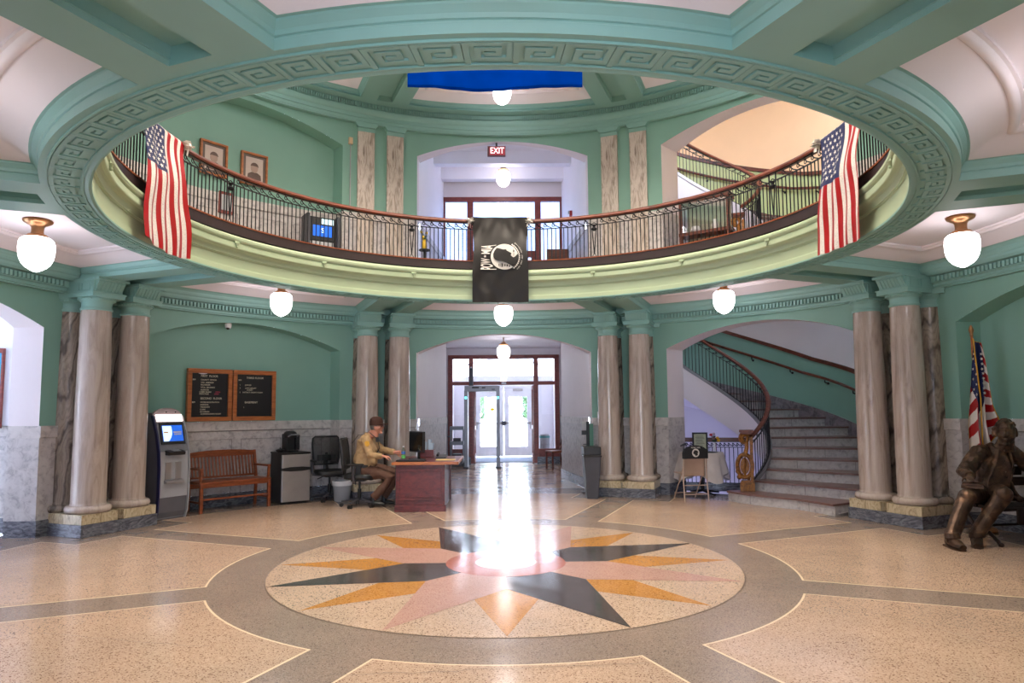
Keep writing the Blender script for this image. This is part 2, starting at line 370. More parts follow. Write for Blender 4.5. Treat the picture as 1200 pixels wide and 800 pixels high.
# floor slab under the terrazzo; the stair well (behind the right back arch) stays open for the steps down
# ------------------------------------------------------------------ walls of the drum
def zarch(t, z0, sp=2.57, rise=.37):
    rho = (HC*HC+rise*rise)/(2*rise); return z0+sp+rise-rho+sqrt(max(0, rho*rho-t*t))
def drum_wall(name, c, z0, ztop, kind, label, mats, thick=.3, wains=True):
    m = MB(); ho = math.degrees(asin(HC/R)); zw = z0+1.35
    N = 28
    def strip(Rr, A, B, n, za, zb, mat):     # za, zb functions of angle offset
        lo = []; hi = []
        for i in range(n+1):
            o = A+(B-A)*i/n; a = RD(c+o); lo.append((Rr*sin(a), Rr*cos(a), za(o))); hi.append((Rr*sin(a), Rr*cos(a), zb(o)))
        m.bridge([lo, hi], mat, False, True)
    K = lambda v: (lambda o: v)
    zo = lambda o: zarch(R*sin(RD(o)), z0)
    for s in (-1, 1):
        A, B = (s*22.5, s*ho)
        strip(R, A, B, 4, K(zw), K(ztop), 0)
        # wainscot: base, panel, cap
        strip(R-.028, A, B, 4, K(z0), K(z0+.19), 3); m.rev([(R-.028, z0+.19), (R-.015, z0+.2)], c+A, c+B, 4, 3)
        strip(R-.015, A, B, 4, K(z0+.2), K(z0+1.2), 1)
        m.rev([(R-.015, z0+1.2), (R-.03, z0+1.21), (R-.03, z0+1.35), (R, z0+1.35)], c+A, c+B, 4, 2)
        # jamb
        jm = [pol(c+s*ho, R-.015, z) for z in (z0, zw)]; t = s*HC
        for za, zb, mt, rr in ((z0, z0+.2, 3, R-.028), (z0+.2, z0+1.2, 1, R-.015), (z0+1.2, zw, 2, R-.03), (zw, z0+2.575, 0 if kind == 'niche' else 4, R)):
            f = fr(c); y0 = sqrt(rr*rr-HC*HC); y1 = R+thick+.03
            m.add([f @ Vector((t, y0, za)), f @ Vector((t, y1, za)), f @ Vector((t, y1, zb)), f @ Vector((t, y0, zb))], [(0, 1, 2, 3)], mt)
    # spandrel over the opening
    strip(R, -ho, ho, N, zo, K(ztop), 0)
    # arch soffit
    f = fr(c); a = []; b = []
    for i in range(N+1):
        t = -HC+2*HC*i/N; z = zarch(t, z0); a.append(f @ Vector((t, sqrt(R*R-t*t), z))); b.append(f @ Vector((t, R+thick+.03 if kind != 'niche' else sqrt((R+thick+.02)**2-t*t), z)))
    m.bridge([a, b], 0 if kind == 'niche' else 4, False, True)
    if kind == 'niche':
        Rr = R+thick; h2 = math.degrees(asin(HC/Rr))+.3
        strip(Rr, -h2, h2, N, K(zw), lambda o: zarch(min(HC, abs(Rr*sin(RD(o)))), z0)+.05, 0)
        strip(Rr-.028, -h2, h2, 12, K(z0), K(z0+.2), 3); m.rev([(Rr-.028, z0+.2), (Rr, z0+.2)], c-h2, c+h2, 14, 3)
        strip(Rr-.006, -h2, h2, 12, K(z0+.2), K(z0+1.2), 1)
        m.rev([(Rr-.004, z0+1.19), (Rr-.02, z0+1.2), (Rr-.03, z0+1.21), (Rr-.03, z0+1.35), (Rr, z0+1.35)], c-h2, c+h2, 14, 2)
        # marble rails and stiles
        m.rev([(Rr-.006, z0+1.06), (Rr-.02, z0+1.065), (Rr-.02, z0+1.185), (Rr-.006, z0+1.19)], c-h2, c+h2, 14, 1)
        for q in (-14.5, -7.6, .2, 7.8, 14.4):
            m.rev([(Rr-.006, z0+.2), (Rr-.02, z0+.2), (Rr-.02, z0+1.07), (Rr-.006, z0+1.07)], c+q-.7, c+q+.7, 2, 1)
            for g in (-.72, .72): m.rev([(Rr-.022, z0+.2), (Rr-.022, z0+1.06)], c+q+g-.03, c+q+g+.03, 1, 5)
        m.rev([(Rr-.0215, z0+1.195), (Rr-.0215, z0+1.205)], c-h2, c+h2, 14, 5)
    o = m.build(name, mats, fix=False); struct(o, label); return o
GW = [GREEN, MWALL, MCAP, MBASE, PLASTER, JOINT]
for c, kind, nm in ((0, 'open', 'wall_back'), (45, 'open', 'wall_back_right'), (90, 'niche', 'wall_right'), (135, 'niche', 'wall_front_right'),
                    (180, 'open', 'wall_front'), (-135, 'niche', 'wall_front_left'), (-90, 'open', 'wall_left'), (-45, 'niche', 'wall_back_left')):
    th = .12 if c == 0 else (.12 if c == -90 else .3)
    drum_wall(nm, c, 0, F2, kind, 'green drum wall with marble wainscot and arch', GW, th)
    uk = 'open' if c in (0, 45) else 'niche'
    drum_wall('wall_upper_'+nm[5:], c, F2, 7.25, uk, 'upper green wall above the gallery', GW, .12 if c == 0 else .3)

# ------------------------------------------------------------------ entablatures
tr = MB()
prof = [(5.955, 3.03), (5.87, 3.03), (5.87, 3.045), (5.85, 3.05), (5.85, 3.085), (5.81, 3.095), (5.81, 3.175), (5.73, 3.18), (5.72, 3.21), (5.67, 3.235), (5.655, 3.26), (5.655, 3.30), (5.60, 3.33)]
tr.rev(prof, -180, 180, 160, 0)
def dentils(m, z0, z1, ra, rb, step, w, skip):
    n = int(360/step)
    for i in range(n):
        a = -180+step*i; d = (a-22.5) % 45; d = min(d, 45-d)
        if d < skip: continue
        m.T = fr(a); m.box(-w/2, w/2, ra, rb, z0, z1); m.T = Matrix()
dentils(tr, 3.10, 3.165, 5.765, 5.82, .5625, .034, 5.4)
struct(tr.build('trim_1', [BEAMG], fix=False), 'green dentil cornice round the lower drum wall')
tr = MB()
prof = [(5.955, 6.78), (5.86, 6.78), (5.86, 6.80), (5.85, 6.805), (5.85, 6.86), (5.835, 6.865), (5.835, 6.93), (5.80, 6.96), (5.79, 7.02), (5.80, 7.03), (5.80, 7.128), (5.60, 7.138)]
tr.rev(prof, -180, 180, 160, 0)
dentils(tr, 7.04, 7.115, 5.745, 5.81, .42, .022, -1)
struct(tr.build('trim_2', [BEAMG], fix=False), 'green dentil cornice round the upper drum wall')

# ------------------------------------------------------------------ coffered ceiling
def coffer(c, dz, m, ceil):
    def loop(rin, rout, off, z):
        a0 = math.degrees(asin(off/rin)); a1 = math.degrees(asin(off/rout))
        pts = []
        for i in range(17): a = c-22.5+a0+(45-2*a0)*i/16; pts.append((rin*sin(RD(a)), rin*cos(RD(a)), z+dz))
        for i in range(17): a = c+22.5-a1-(45-2*a1)*i/16; pts.append((rout*sin(RD(a)), rout*cos(RD(a)), z+dz))
        return pts
    g = [(3.93, 5.68, .44, 3.20), (3.935, 5.675, .445, 3.252), (3.93, 5.68, .44, 3.256), (3.93, 5.68, .44, 3.264), (3.94, 5.65, .45, 3.268), (3.945, 5.645, .455, 3.29), (3.97, 5.62, .48, 3.32), (3.972, 5.62, .482, 3.33), (3.99, 5.6, .5, 3.333)]
    m.bridge([loop(*q) for q in g], 0, True, False)
    w = [(3.99, 5.6, .5, 3.333), (4.01, 5.58, .53, 3.345), (4.04, 5.55, .56, 3.365), (4.10, 5.49, .60, 3.40), (4.19, 5.42, .66, 3.43), (4.215, 5.40, .68, 3.438), (4.22, 5.395, .685, 3.428), (4.235, 5.38, .70, 3.418), (4.255, 5.36, .72, 3.418), (4.27, 5.345, .735, 3.43), (4.28, 5.34, .745, 3.445), (4.30, 5.32, .76, 3.447), (4.30, 5.32, .76, 3.47)]
    ceil.bridge([loop(*q) for q in w], 0, True, True)
    ceil.add(loop(4.30, 5.32, .76, 3.47), [list(range(34))], 0)
def ceiling_set(dz, tag1, tag2):
    m = MB(); ce = MB()
    for c in SECT: coffer(c, dz, m, ce)
    struct(m.build('trim_'+tag1, [BEAMG], fix=False), 'green moulded frames of the ceiling coffers')
    struct(ce.build('ceiling' if dz == 0 else 'ceiling_upper', [PLASTER], fix=False, angle=50), 'white plaster ceiling panels between the green beams')
    b = MB(); z = 3.2+dz
    b.rev([(3.64, z), (3.93, z)], -180, 180, 180, 0)
    for a in PAIRS:
        b.T = fr(a); zz = z+.0004
        for s in (-1, 1):
            b.add([(s*.14, 3.9, zz), (s*.44, 3.9, zz), (s*.44, 6.0, zz), (s*.14, 6.0, zz)], [(0, 1, 2, 3)])
            b.add([(s*.14, 3.985, zz), (s*.14, 5.6, zz), (s*.125, 5.6, z+.10), (s*.125, 3.985, z+.10)], [(0, 1, 2, 3)])
            b.box(min(s*.14, s*.128), max(s*.14, s*.128), 3.985, 5.6, z+.03, z+.04)
        b.add([(-.14, 3.9, zz), (.14, 3.9, zz), (.14, 3.985, zz), (-.14, 3.985, zz)], [(0, 1, 2, 3)])
        b.add([(-.14, 3.985, zz), (.14, 3.985, zz), (.14, 3.985, z+.1), (-.14, 3.985, z+.1)], [(0, 1, 2, 3)])
        b.add([(-.14, 5.6, zz), (.14, 5.6, zz), (.14, 5.6, z+.1), (-.14, 5.6, z+.1)], [(0, 1, 2, 3)])
        b.add([(-.14, 5.6, zz), (.14, 5.6, zz), (.14, 6.0, zz), (-.14, 6.0, zz)], [(0, 1, 2, 3)])
        b.add([(-.14, 3.98, z+.1), (.14, 3.98, z+.1), (.14, 5.61, z+.1), (-.14, 5.61, z+.1)], [(0, 1, 2, 3)])
        b.T = Matrix()
    struct(b.build('trim_'+tag2, [BEAMG], fix=False), 'green radial ceiling beams with sunk panels')
ceiling_set(0, '3', '4'); ceiling_set(3.94, '5', '6')

# meander band on the ring soffit
md = MB(); RW = .029; NU = 100
def ridge(p, q, a0, r0, first):
    d = Vector((q[0]-p[0], q[1]-p[1])).normalized()*RW/2; st = 0 if first else 1
    p = (p[0]+d.x*st, p[1]+d.y*st); q = (q[0]+d.x, q[1]+d.y); nx, ny = abs(d.y), abs(d.x)
    u0, u1 = min(p[0], q[0])-nx, max(p[0], q[0])+nx; w0, w1 = min(p[1], q[1])-ny, max(p[1], q[1])+ny
    mid = r0+.11; n = 2; lo = []; 
    A = [a0+math.degrees((u0+(u1-u0)*i/n)/mid) for i in range(n+1)]
    b0 = [(r0+w0)]; b1 = r0+w1; b0 = r0+w0
    for zz in (3.187,):
        md.bridge([[(b0*sin(RD(x)), b0*cos(RD(x)), zz) for x in A], [(b1*sin(RD(x)), b1*cos(RD(x)), zz) for x in A]], 0, False)
    ring = [(b0*sin(RD(x)), b0*cos(RD(x))) for x in A]+[(b1*sin(RD(x)), b1*cos(RD(x))) for x in reversed(A)]
    md.bridge([[(x, y, 3.187) for x, y in ring], [(x, y, 3.201) for x, y in ring]], 0, True)
path = [(.018, .012), (.018, .188), (.222, .188), (.222, .055), (.072, .055), (.072, .142), (.172, .142), (.172, .098), (.118, .098)]
for k in range(NU):
    a0 = 179.4-3.6*k
    # units run so that their spiral reads left to right from below
    for p, q in zip(path, path[1:]):
        ridge((-p[0], p[1]), (-q[0], q[1]), a0+3.6, 3.668, p == path[0])
md.rev([(3.655, 3.2), (3.655, 3.187), (3.668, 3.187), (3.668, 3.2)], -180, 180, 180, 0)
md.rev([(3.876, 3.2), (3.876, 3.187), (3.888, 3.187), (3.888, 3.2)], -180, 180, 180, 0)
struct(md.build('trim_7', [BEAMG], fix=False), 'raised Greek key band under the gallery ring')

# gallery fascia (inner face of the ring)
fa = MB()
fa.rev([(3.66, 3.2), (3.645, 3.192), (3.62, 3.188), (3.602, 3.195), (3.60, 3.21)], -180, 180, 180, 1)
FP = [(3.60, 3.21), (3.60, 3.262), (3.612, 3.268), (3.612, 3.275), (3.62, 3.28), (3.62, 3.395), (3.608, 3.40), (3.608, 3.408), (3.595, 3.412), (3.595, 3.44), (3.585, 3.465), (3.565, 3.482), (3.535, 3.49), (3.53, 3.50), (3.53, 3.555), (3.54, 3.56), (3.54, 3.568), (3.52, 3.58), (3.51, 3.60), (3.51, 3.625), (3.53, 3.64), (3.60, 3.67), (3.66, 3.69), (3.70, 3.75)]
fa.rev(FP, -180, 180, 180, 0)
for k in range(16):
    a = 22.5*k
    if a in (0, 90, 270): continue
    fa.T = fr(a, 3.53, 3.5); fa.box(-.035, .035, -.012, .02, .055, .10); fa.tube([(0, -.012, .02), (0, -.012, .055)], [.012, .03], 10); fa.ball((0, -.014, .012), .016, 8, 6); fa.T = Matrix()
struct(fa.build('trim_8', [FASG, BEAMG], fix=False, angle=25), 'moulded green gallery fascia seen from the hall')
# upper floor slab
us = MB()
us.rev([(3.66, F2), (6.4, F2)], -180, 180, 96, 0)
us.flat([(-2.2, 5.9), (2.2, 5.9), (2.2, 9.3), (-2.2, 9.3)], F2-.001, 0)
struct(us.build('floor_upper', [FL2], fix=False), 'upper gallery floor')
# third storey drum with a lit laylight
ud = MB()
ud.rev([(3.64, 7.14), (3.60, 7.15), (3.60, 7.35), (3.55, 7.45), (3.55, 7.6), (3.70, 7.65)], -180, 180, 120, 0)
ud.rev([(3.70, 7.65), (3.70, 9.8), (3.4, 10.0), (3.3, 10.05), (2.6, 10.2)], -180, 180, 120, 1)
struct(ud.build('wall_dome', [BEAMG, PLASTER], fix=False), 'drum wall rising to the laylight')
ll = MB(); ll.flat(arc(2.62, 0, 360, 48)[:-1], 10.2, 0)
LAY = emitter('laylight_glow', (1.0, .88, .72, 1), 17)
struct(ll.build('window_1', [LAY], fix=False), 'lit round laylight over the rotunda')
# ------------------------------------------------------------------ columns
def make_column(name, label, mat, group):
    t = thing(name, label, 'column', group=group)
    m = MB(); m.lathe([(.20, .27), (.235, .272), (.256, .29), (.262, .315), (.256, .342), (.235, .36), (.205, .365), (.204, .375), (.197, .39)], 32); m.build('base', mat, t)
    m = MB(); m.lathe([(.197, .385), (.196, .9), (.193, 1.5), (.186, 2.1), (.178, 2.6), (.173, 2.815)], 32); m.build('shaft', mat, t)
    m = MB()
    m.lathe([(.174, 2.80), (.184, 2.805), (.186, 2.822), (.184, 2.832), (.172, 2.836), (.172, 2.905), (.176, 2.91), (.19, 2.92), (.208, 2.935), (.216, 2.952), (.214, 2.963)], 32)
    for i in range(30):
        a = 2*pi*i/30; m.ball((.209*cos(a), .209*sin(a), 2.943), (.012, .012, .013), 6, 4)
    m.box(-.225, .225, -.225, .225, 2.962, 3.022); m.box(-.235, .235, -.235, .235, 3.01, 3.03)
    m.build('capital', BEAMG, t)
    return t
cn = {-67.5: 'cash machine', -22.5: 'guard desk', 22.5: 'folding chair', 67.5: 'bronze statue'}
fc = make_column('column', 'x', MCOL, 'free-standing front columns'); bc = make_column('wall_column', 'x', MCOLD, 'darker columns against the wall')
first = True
for a in (-67.5, -22.5, 22.5, 67.5):
    for s in (-1, 1):
        side = 'left' if s < 0 else 'right'
        lab = 'tan marble front column, %s one of the pair nearest the %s' % (side, cn[a])
        lab2 = 'dark marble column against the wall, behind the %s front column nearest the %s' % (side, cn[a])
        if first: o, p = fc, bc; first = False; o['label'] = lab; p['label'] = lab2
        else: o = dup(fc, label=lab); p = dup(bc, label=lab2)
        o.location = pol(a, 5.54, 0, s*.282); o.rotation_euler = (0, 0, -RD(a))
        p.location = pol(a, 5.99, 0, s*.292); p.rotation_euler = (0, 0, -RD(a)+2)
# pedestals under the pairs
def pedestal(a, label):
    t = thing('column_pedestal', label, 'pedestal', pol(a, 5.3), -RD(a), 'stepped marble pedestals under the column pairs')
    m = MB(); m.box(-.54, .54, 0, .70, 0, .152); m.build('base_block', MBASE, t, .006)
    for s in (-1, 1):
        m = MB(); x0, x1 = sorted((s*.04, s*.525)); m.box(x0, x1, .015, .70, .152, .27); m.build('plinth_block', MPLINTH, t, .005)
    m = MB(); m.box(-.04, .04, .12, .69, .152, .25); m.build('gap_filler', MPLINTH, t)
for a in (-67.5, -22.5, 22.5, 67.5): pedestal(a, 'stepped marble pedestal under the column pair nearest the %s' % cn[a])
# fluted bracket blocks between capitals and beams (part of the ceiling trim)
br = MB()
for a in PAIRS:
    for s in (-1, 1):
        br.T = fr(a, 0, 0, s*.282)
        br.box(-.20, .20, 5.34, 6.0, 3.03, 3.2)
        br.prismx([(5.34, 3.03), (5.325, 3.06), (5.27, 3.15), (5.27, 3.17), (5.34, 3.17)], -.185, .185)
        for k in range(-3, 4):
            x = k*.048
            br.prismx([(5.33, 3.035), (5.317, 3.06), (5.262, 3.15), (5.27, 3.155), (5.33, 3.06)], x-.017, x+.017)
        br.box(-.215, .215, 5.235, 5.5, 3.168, 3.1998)
        for q in (-1, 1):   # framed side panels
            x = q*.20
            for (y0, y1) in ((5.40, 5.56), (5.60, 5.90)):
                br.box(min(x, x+q*.006), max(x, x+q*.006), y0, y1, 3.045, 3.055); br.box(min(x, x+q*.006), max(x, x+q*.006), y0, y1, 3.135, 3.145)
                br.box(min(x, x+q*.006), max(x, x+q*.006), y0, y0+.01, 3.045, 3.145); br.box(min(x, x+q*.006), max(x, x+q*.006), y1-.01, y1, 3.045, 3.145)
        br.T = Matrix()
struct(br.build('trim_9', [BEAMG], fix=False), 'fluted green bracket blocks over the columns')
# upper pilasters
def pilaster(label, a, s):
    t = thing('pilaster', label, 'pilaster', pol(a, R, F2, s*.272), -RD(a), 'flat marble pilasters of the upper gallery')
    m = MB(); m.box(-.155, .155, -.06, .02, 0, 2.88); m.build('shaft', MPIL, t)
    m = MB(); m.box(-.16, .16, -.07, .02, 2.88, 2.95)
    m.prismy([(-.16, 2.95), (.16, 2.95), (.185, 2.985), (.19, 3.0), (.215, 3.03), (-.215, 3.03), (-.19, 3.0), (-.185, 2.985)], -.11, .02); m.build('capital', BEAMG, t)
for a, w in ((-22.5, 'left'), (22.5, 'right')):
    for s, q in ((-1, 'left'), (1, 'right')):
        pilaster('%s flat marble pilaster of the upper pair on the %s of the entrance axis' % (q, w), a, s)

# ------------------------------------------------------------------ entrance hall behind the centre arch, and its twin behind the camera
def quad(m, pts, mat=0): m.add(pts, [tuple(range(len(pts)))], mat)
def wallrun(m, pts, z0, z1, wains=True, flip=1, pl=0):   # vertical wall along xy points with wainscot
    for (x0, y0), (x1, y1) in zip(pts, pts[1:]):
        d = Vector((x1-x0, y1-y0)).normalized(); n = Vector((-d.y, d.x))*flip
        def q(o, za, zb, mt): m.add([(x0+n.x*o, y0+n.y*o, za), (x1+n.x*o, y1+n.y*o, za), (x1+n.x*o, y1+n.y*o, zb), (x0+n.x*o, y0+n.y*o, zb)], [(0, 1, 2, 3)], mt)
        if wains:
            q(.03, z0, z0+.19, 3); q(.012, z0+.19, z0+1.22, 1); q(.03, z0+1.22, z0+1.35, 2); q(0, z0+1.35, z1, pl)
            m.add([(x0+n.x*.012, y0+n.y*.012, z0+1.22), (x0+n.x*.03, y0+n.y*.03, z0+1.22), (x1+n.x*.03, y1+n.y*.03, z0+1.22), (x1+n.x*.012, y1+n.y*.012, z0+1.22)], [(0, 1, 2, 3)], 2)
            m.add([(x0, y0, z0+1.35), (x0+n.x*.03, y0+n.y*.03, z0+1.35), (x1+n.x*.03, y1+n.y*.03, z0+1.35), (x1, y1, z0+1.35)], [(0, 1, 2, 3)], 2)
            m.add([(x0+n.x*.012, y0+n.y*.012, z0+.19), (x0+n.x*.03, y0+n.y*.03, z0+.19), (x1+n.x*.03, y1+n.y*.03, z0+.19), (x1+n.x*.012, y1+n.y*.012, z0+.19)], [(0, 1, 2, 3)], 3)
        else: q(0, z0, z1, pl)
VM = [HALLW, MWALL, MCAP, MBASE, HALLW]
def vestibule(nm, g, upper=False):
    z0, z1 = (F2, F2+3.4) if upper else (0, 3.25)
    ye = 9.0 if upper else 12.4
    for s in (-1, 1):
        m = MB()
        p = [(s*1.62, g*6.0), (s*(1.40 if upper else 1.29), g*(ye if upper else 8.4))]
        if not upper: p += [(s*1.62, g*8.4), (s*1.62, g*ye)]
        wallrun(m, p, z0, z1, True, s*g)
        struct(m.build('wall_%s_%s' % (nm, 'left' if s < 0 else 'right'), VM, fix=False), 'white side wall of the entrance hall')
    m = MB(); quad(m, [(-2, g*6.0, z1), (2, g*6.0, z1), (2, g*(ye+.1), z1), (-2, g*(ye+.1), z1)])
    m.add([(-2, g*6.08, z1), (2, g*6.08, z1), (2, g*6.08, z0+2.93), (-2, g*6.08, z0+2.93)], [(0, 1, 2, 3)])
    if upper:
        for y in (7.6, 8.6): m.box(-1.6, 1.6, y, y+.22, z1-.28, z1)
    struct(m.build('ceiling_'+nm, [HALLW], fix=False))
vestibule('entrance_hall', 1); vestibule('rear_hall', -1); vestibule('upper_hall', 1, True)
# glazed timber screen with open doors between hall and lobby
def mullions(m, xs, z0, z1, w, y, d): 
    for x in xs: m.box(x-w/2, x+w/2, y, y+d, z0, z1)
def screen(nm, y, g, label):
    o = thing('entrance_screen', label, 'doorway', (0, y, 0), 0 if g > 0 else pi)
    m = MB(); W = 1.57
    m.box(-W, W, -.06, .06, 2.95, 3.06); m.box(-W, -1.44, -.06, .06, .2, 2.95); m.box(1.44, W, -.06, .06, .2, 2.95)
    mullions(m, (-.92, .91), 0.02, 2.95, .13, -.066, .132); m.box(-1.44, 1.44, -.06, .06, 2.21, 2.31)
    for s in (-1, 1): m.box(*sorted((s*.97, s*1.46)), -.05, .05, .2, .42)
    m.build('frame', FRAMEWD, o, .006)
    for s in (-1, 1):
        m = MB(); m.box(*sorted((s*.93, s*1.57)), -.09, .09, 0, .2); m.build('sill_block', MBASE, o)
        m = MB(); m.box(*sorted((s*.98, s*1.44)), -.005, .005, .42, 2.21); m.build('glass_pane', GLASS, o)
        m = MB(); m.box(*sorted((s*.98, s*1.44)), -.005, .005, 2.31, 2.95); m.build('glass_pane', GLASS, o)
    m = MB(); m.box(-.85, .85, -.005, .005, 2.31, 2.95); m.build('transom_pane', GLASS, o)
    # door leaves folded back into the lobby
    for s in (-1, 1):
        m = MB(); x = s*.84; 
        for (y0, y1, za, zb) in ((.08, .18, .02, 2.2), (.85, .95, .02, 2.2), (.18, .85, 2.1, 2.2), (.18, .85, .02, .25), (.18, .85, .95, 1.05)): m.box(x-.02, x+.02, y0, y1, za, zb)
        m.box(x-.004, x+.004, .18, .85, .25, 2.1, 1)
        d = m.build('door_leaf', [FRAMEWD, GLASS], o)
        m = MB(); m.tube([(x-s*.05, .9, .95), (x-s*.05, .9, 1.15)], .012, 8); m.build('door_handle', STEEL, d)
    if g > 0:
        m = MB(); m.box(-.06, .07, -.085, -.06, 2.235, 2.285); b = m.build('number_plate', [WHITE], o)
    return o
screen('a', 12.4, 1, 'mahogany glazed entrance screen with open middle doorway at the end of the hall')
lb = MB()
for s in (-1, 1):
    wallrun(lb, [(s*1.62, 12.4), (s*1.62, 15.4)], 0, 3.25, False, s)
    quad(lb, [(s*1.62, 15.4, 0), (s*.98, 15.4, 0), (s*.98, 15.4, 2.62), (s*1.62, 15.4, 2.62)])
    quad(lb, [(s*1.57, 12.4, 0), (s*2.0, 12.4, 0), (s*2.0, 12.4, 3.06), (s*1.57, 12.4, 3.06)])
quad(lb, [(-2, 12.4, 3.25), (2, 12.4, 3.25), (2, 15.5, 3.25), (-2, 15.5, 3.25)])
quad(lb, [(-2, 12.4, 3.06), (2, 12.4, 3.06), (2, 12.4, 3.25), (-2, 12.4, 3.25)])
# arched head over the outer doors (glazed lunette)
N = 20
pts = [(-.98+1.96*i/N, 2.62+.38*sqrt(max(0, 1-((-.98+1.96*i/N)/.98)**2))) for i in range(N+1)]
pts = [(x, z) for x, z in pts]
lb.bridge([[(x*1.5, 15.38, 2.62+(z-2.62)*1.4) for x, z in pts], [(x*1.58, 15.38, 2.62+(z-2.62)*1.4+.05) for x, z in pts]], 0, False)
struct(lb.build('wall_lobby', [HALLW], fix=False), 'white lobby walls between inner screen and outer doors')
def outer_doors(y, g, label, two=True):
    o = thing('outer_doors', label, 'door', (0, y, 0), 0 if g > 0 else pi)
    m = MB(); m.box(-.98, -.92, -.05, .05, 0, 2.3); m.box(.92, .98, -.05, .05, 0, 2.3); m.box(-.98, .98, -.05, .05, 2.22, 2.62 if g > 0 else 2.3); m.build('frame', WHITE, o, .004)
    m = MB()
    m.box(-1.62, 1.62, -.004, .004, 2.62, 3.25); m.build('fanlight_pane', GLASS, o)
    for s in (-1, 1):
        m = MB(); x0, x1 = sorted((s*.01, s*.92))
        m.box(x0, x0+.16, -.025, .025, .02, 2.22); m.box(x1-.16, x1, -.025, .025, .02, 2.22); m.box(x0+.16, x1-.16, -.025, .025, .02, .33); m.box(x0+.16, x1-.16, -.025, .025, 1.93, 2.22)
        d = m.build('door_leaf', WHITE, o)
        m = MB(); m.box(x0+.16, x1-.16, -.004, .004, .33, 1.93); m.build('door_pane', GLASS, d)
        m = MB(); m.box(x0+.05, x1-.05, -.09, -.065, 1.06, 1.10); m.box(x0+.03, x0+.10, -.09, -.02, 1.04, 1.12); m.box(x1-.10, x1-.03, -.09, -.02, 1.04, 1.12); m.build('push_bar', STEEL, d)
        m = MB(); m.box(min(s*.30, s*.62), max(s*.30, s*.62), -.08, -.02, 2.12, 2.19); m.build('door_closer', STEEL, d)
    if g > 0:
        m = MB(); m.tube([(0, -.10, 1.08), (0, -.03, 1.08)], .075, 16); m.build('lock_boss', CHARC, o)
        m = MB(); m.prismy([(-.42, 1.50), (-.36, 1.47), (-.30, 1.50), (-.30, 1.56), (-.36, 1.59), (-.42, 1.56)], -.012, -.006); m.build('sticker', plain('yellow_sticker', (240, 205, 40), .5), o)
    return o
outer_doors(15.4, 1, 'white double doors with push bars and daylight behind')
m = MB(); m.box(-.85, .85, 13.0, 14.9, .001, .014); tag(m.build('door_mat', plain('blue_grey_mat', (120, 130, 150), .9), bevel=.004), 'blue grey entrance mat before the white double doors', 'mat')
# rear hall end wall with a big window (behind the camera)
rw = MB()
quad(rw, [(-2, -12.4, 0), (2, -12.4, 0), (2, -12.4, .3), (-2, -12.4, .3)]); quad(rw, [(-2, -12.4, 3.0), (2, -12.4, 3.0), (2, -12.4, 3.25), (-2, -12.4, 3.25)])
for s in (-1, 1): quad(rw, [(s*1.5, -12.4, 0), (s*2, -12.4, 0), (s*2, -12.4, 3.25), (s*1.5, -12.4, 3.25)])
struct(rw.build('wall_rear_end', [PLASTER], fix=False))
# upper hall glazing
m = MB()
y = 9.0
m.box(-1.42, 1.42, y-.05, y+.05, F2+2.70, F2+2.80); 
for x in (-.77, .835): m.box(x-.07, x+.07, y-.05, y+.05, F2, F2+2.7)
m.box(-.70, .77, y-.04, y+.04, F2+1.35, F2+1.5)
for a_, b_ in ((-.70, -.62), (.69, .77), (-.04, .10)): m.box(a_, b_, y-.04, y+.04, F2, F2+1.35)
m.box(-1.4, -1.36, y-.05, y+.05, F2, F2+2.7); m.box(1.36, 1.4, y-.05, y+.05, F2, F2+2.7); m.box(-1.4, 1.4, y-.05, y+.05, F2, F2+.12)
o = struct(m.build('window_2', [FRAMEWD], fix=False), 'dark timber window screen of the upper hall')
m = MB(); m.box(-1.38, 1.38, y-.004, y+.004, F2+.12, F2+2.7); m.build('window_pane', TGLASS, o)
m = MB(); m.box(-2, 2, y-.02, y+.06, F2+2.8, F2+3.45); struct(m.build('wall_upper_end', [PLASTER], fix=False))

# ------------------------------------------------------------------ left corridor behind the left arch
m = MB()
wallrun(m, [(-6.10, 1.62), (-6.10, 1.95), (-10, 1.95)], 0, 3.3, True, -1)
wallrun(m, [(-6.10, -1.62), (-6.10, -1.95), (-10, -1.95)], 0, 3.3, True, 1)
quad(m, [(-10, -2, 3.3), (-6.05, -2, 3.3), (-6.05, 2, 3.3), (-10, 2, 3.3)], 0)
quad(m, [(-10, -2, 0), (-10, 2, 0), (-10, 2, 1.4), (-10, -2, 1.4)], 0); quad(m, [(-10, -2, 2.1), (-10, 2, 2.1), (-10, 2, 3.3), (-10, -2, 3.3)], 0)
for s in (-1, 1): quad(m, [(-10, s*.35, 1.4), (-10, s*2, 1.4), (-10, s*2, 2.1), (-10, s*.35, 2.1)], 0)
struct(m.build('wall_corridor', VM, fix=False), 'white corridor walls behind the left arch')
t = thing('notice_board', 'blue notice board with dark frame at the left edge, inside the left arch', 'notice board', (-7.01, 1.93, 1.83))
m = MB(); m.box(-.58, .585, -.012, .01, -.47, .47); m.build('board', plain('cyan_board', (60, 160, 205), .6), t)
m = MB()
for q in ((-.60, .60, .45, .51), (-.60, .60, -.51, -.45), (-.60, -.55, -.45, .45), (.578, .60, -.45, .45)): m.box(q[0], q[1], -.03, .01, q[2], q[3])
m.build('frame', FRAMEWD, t)
m = MB(); m.box(.36, .52, -.016, -.011, .0, .32); m.box(.30, .53, -.016, -.011, -.44, -.05); m.box(-.3, .2, -.016, -.011, -.2, .3); m.build('paper_sheet', WHITE, t)

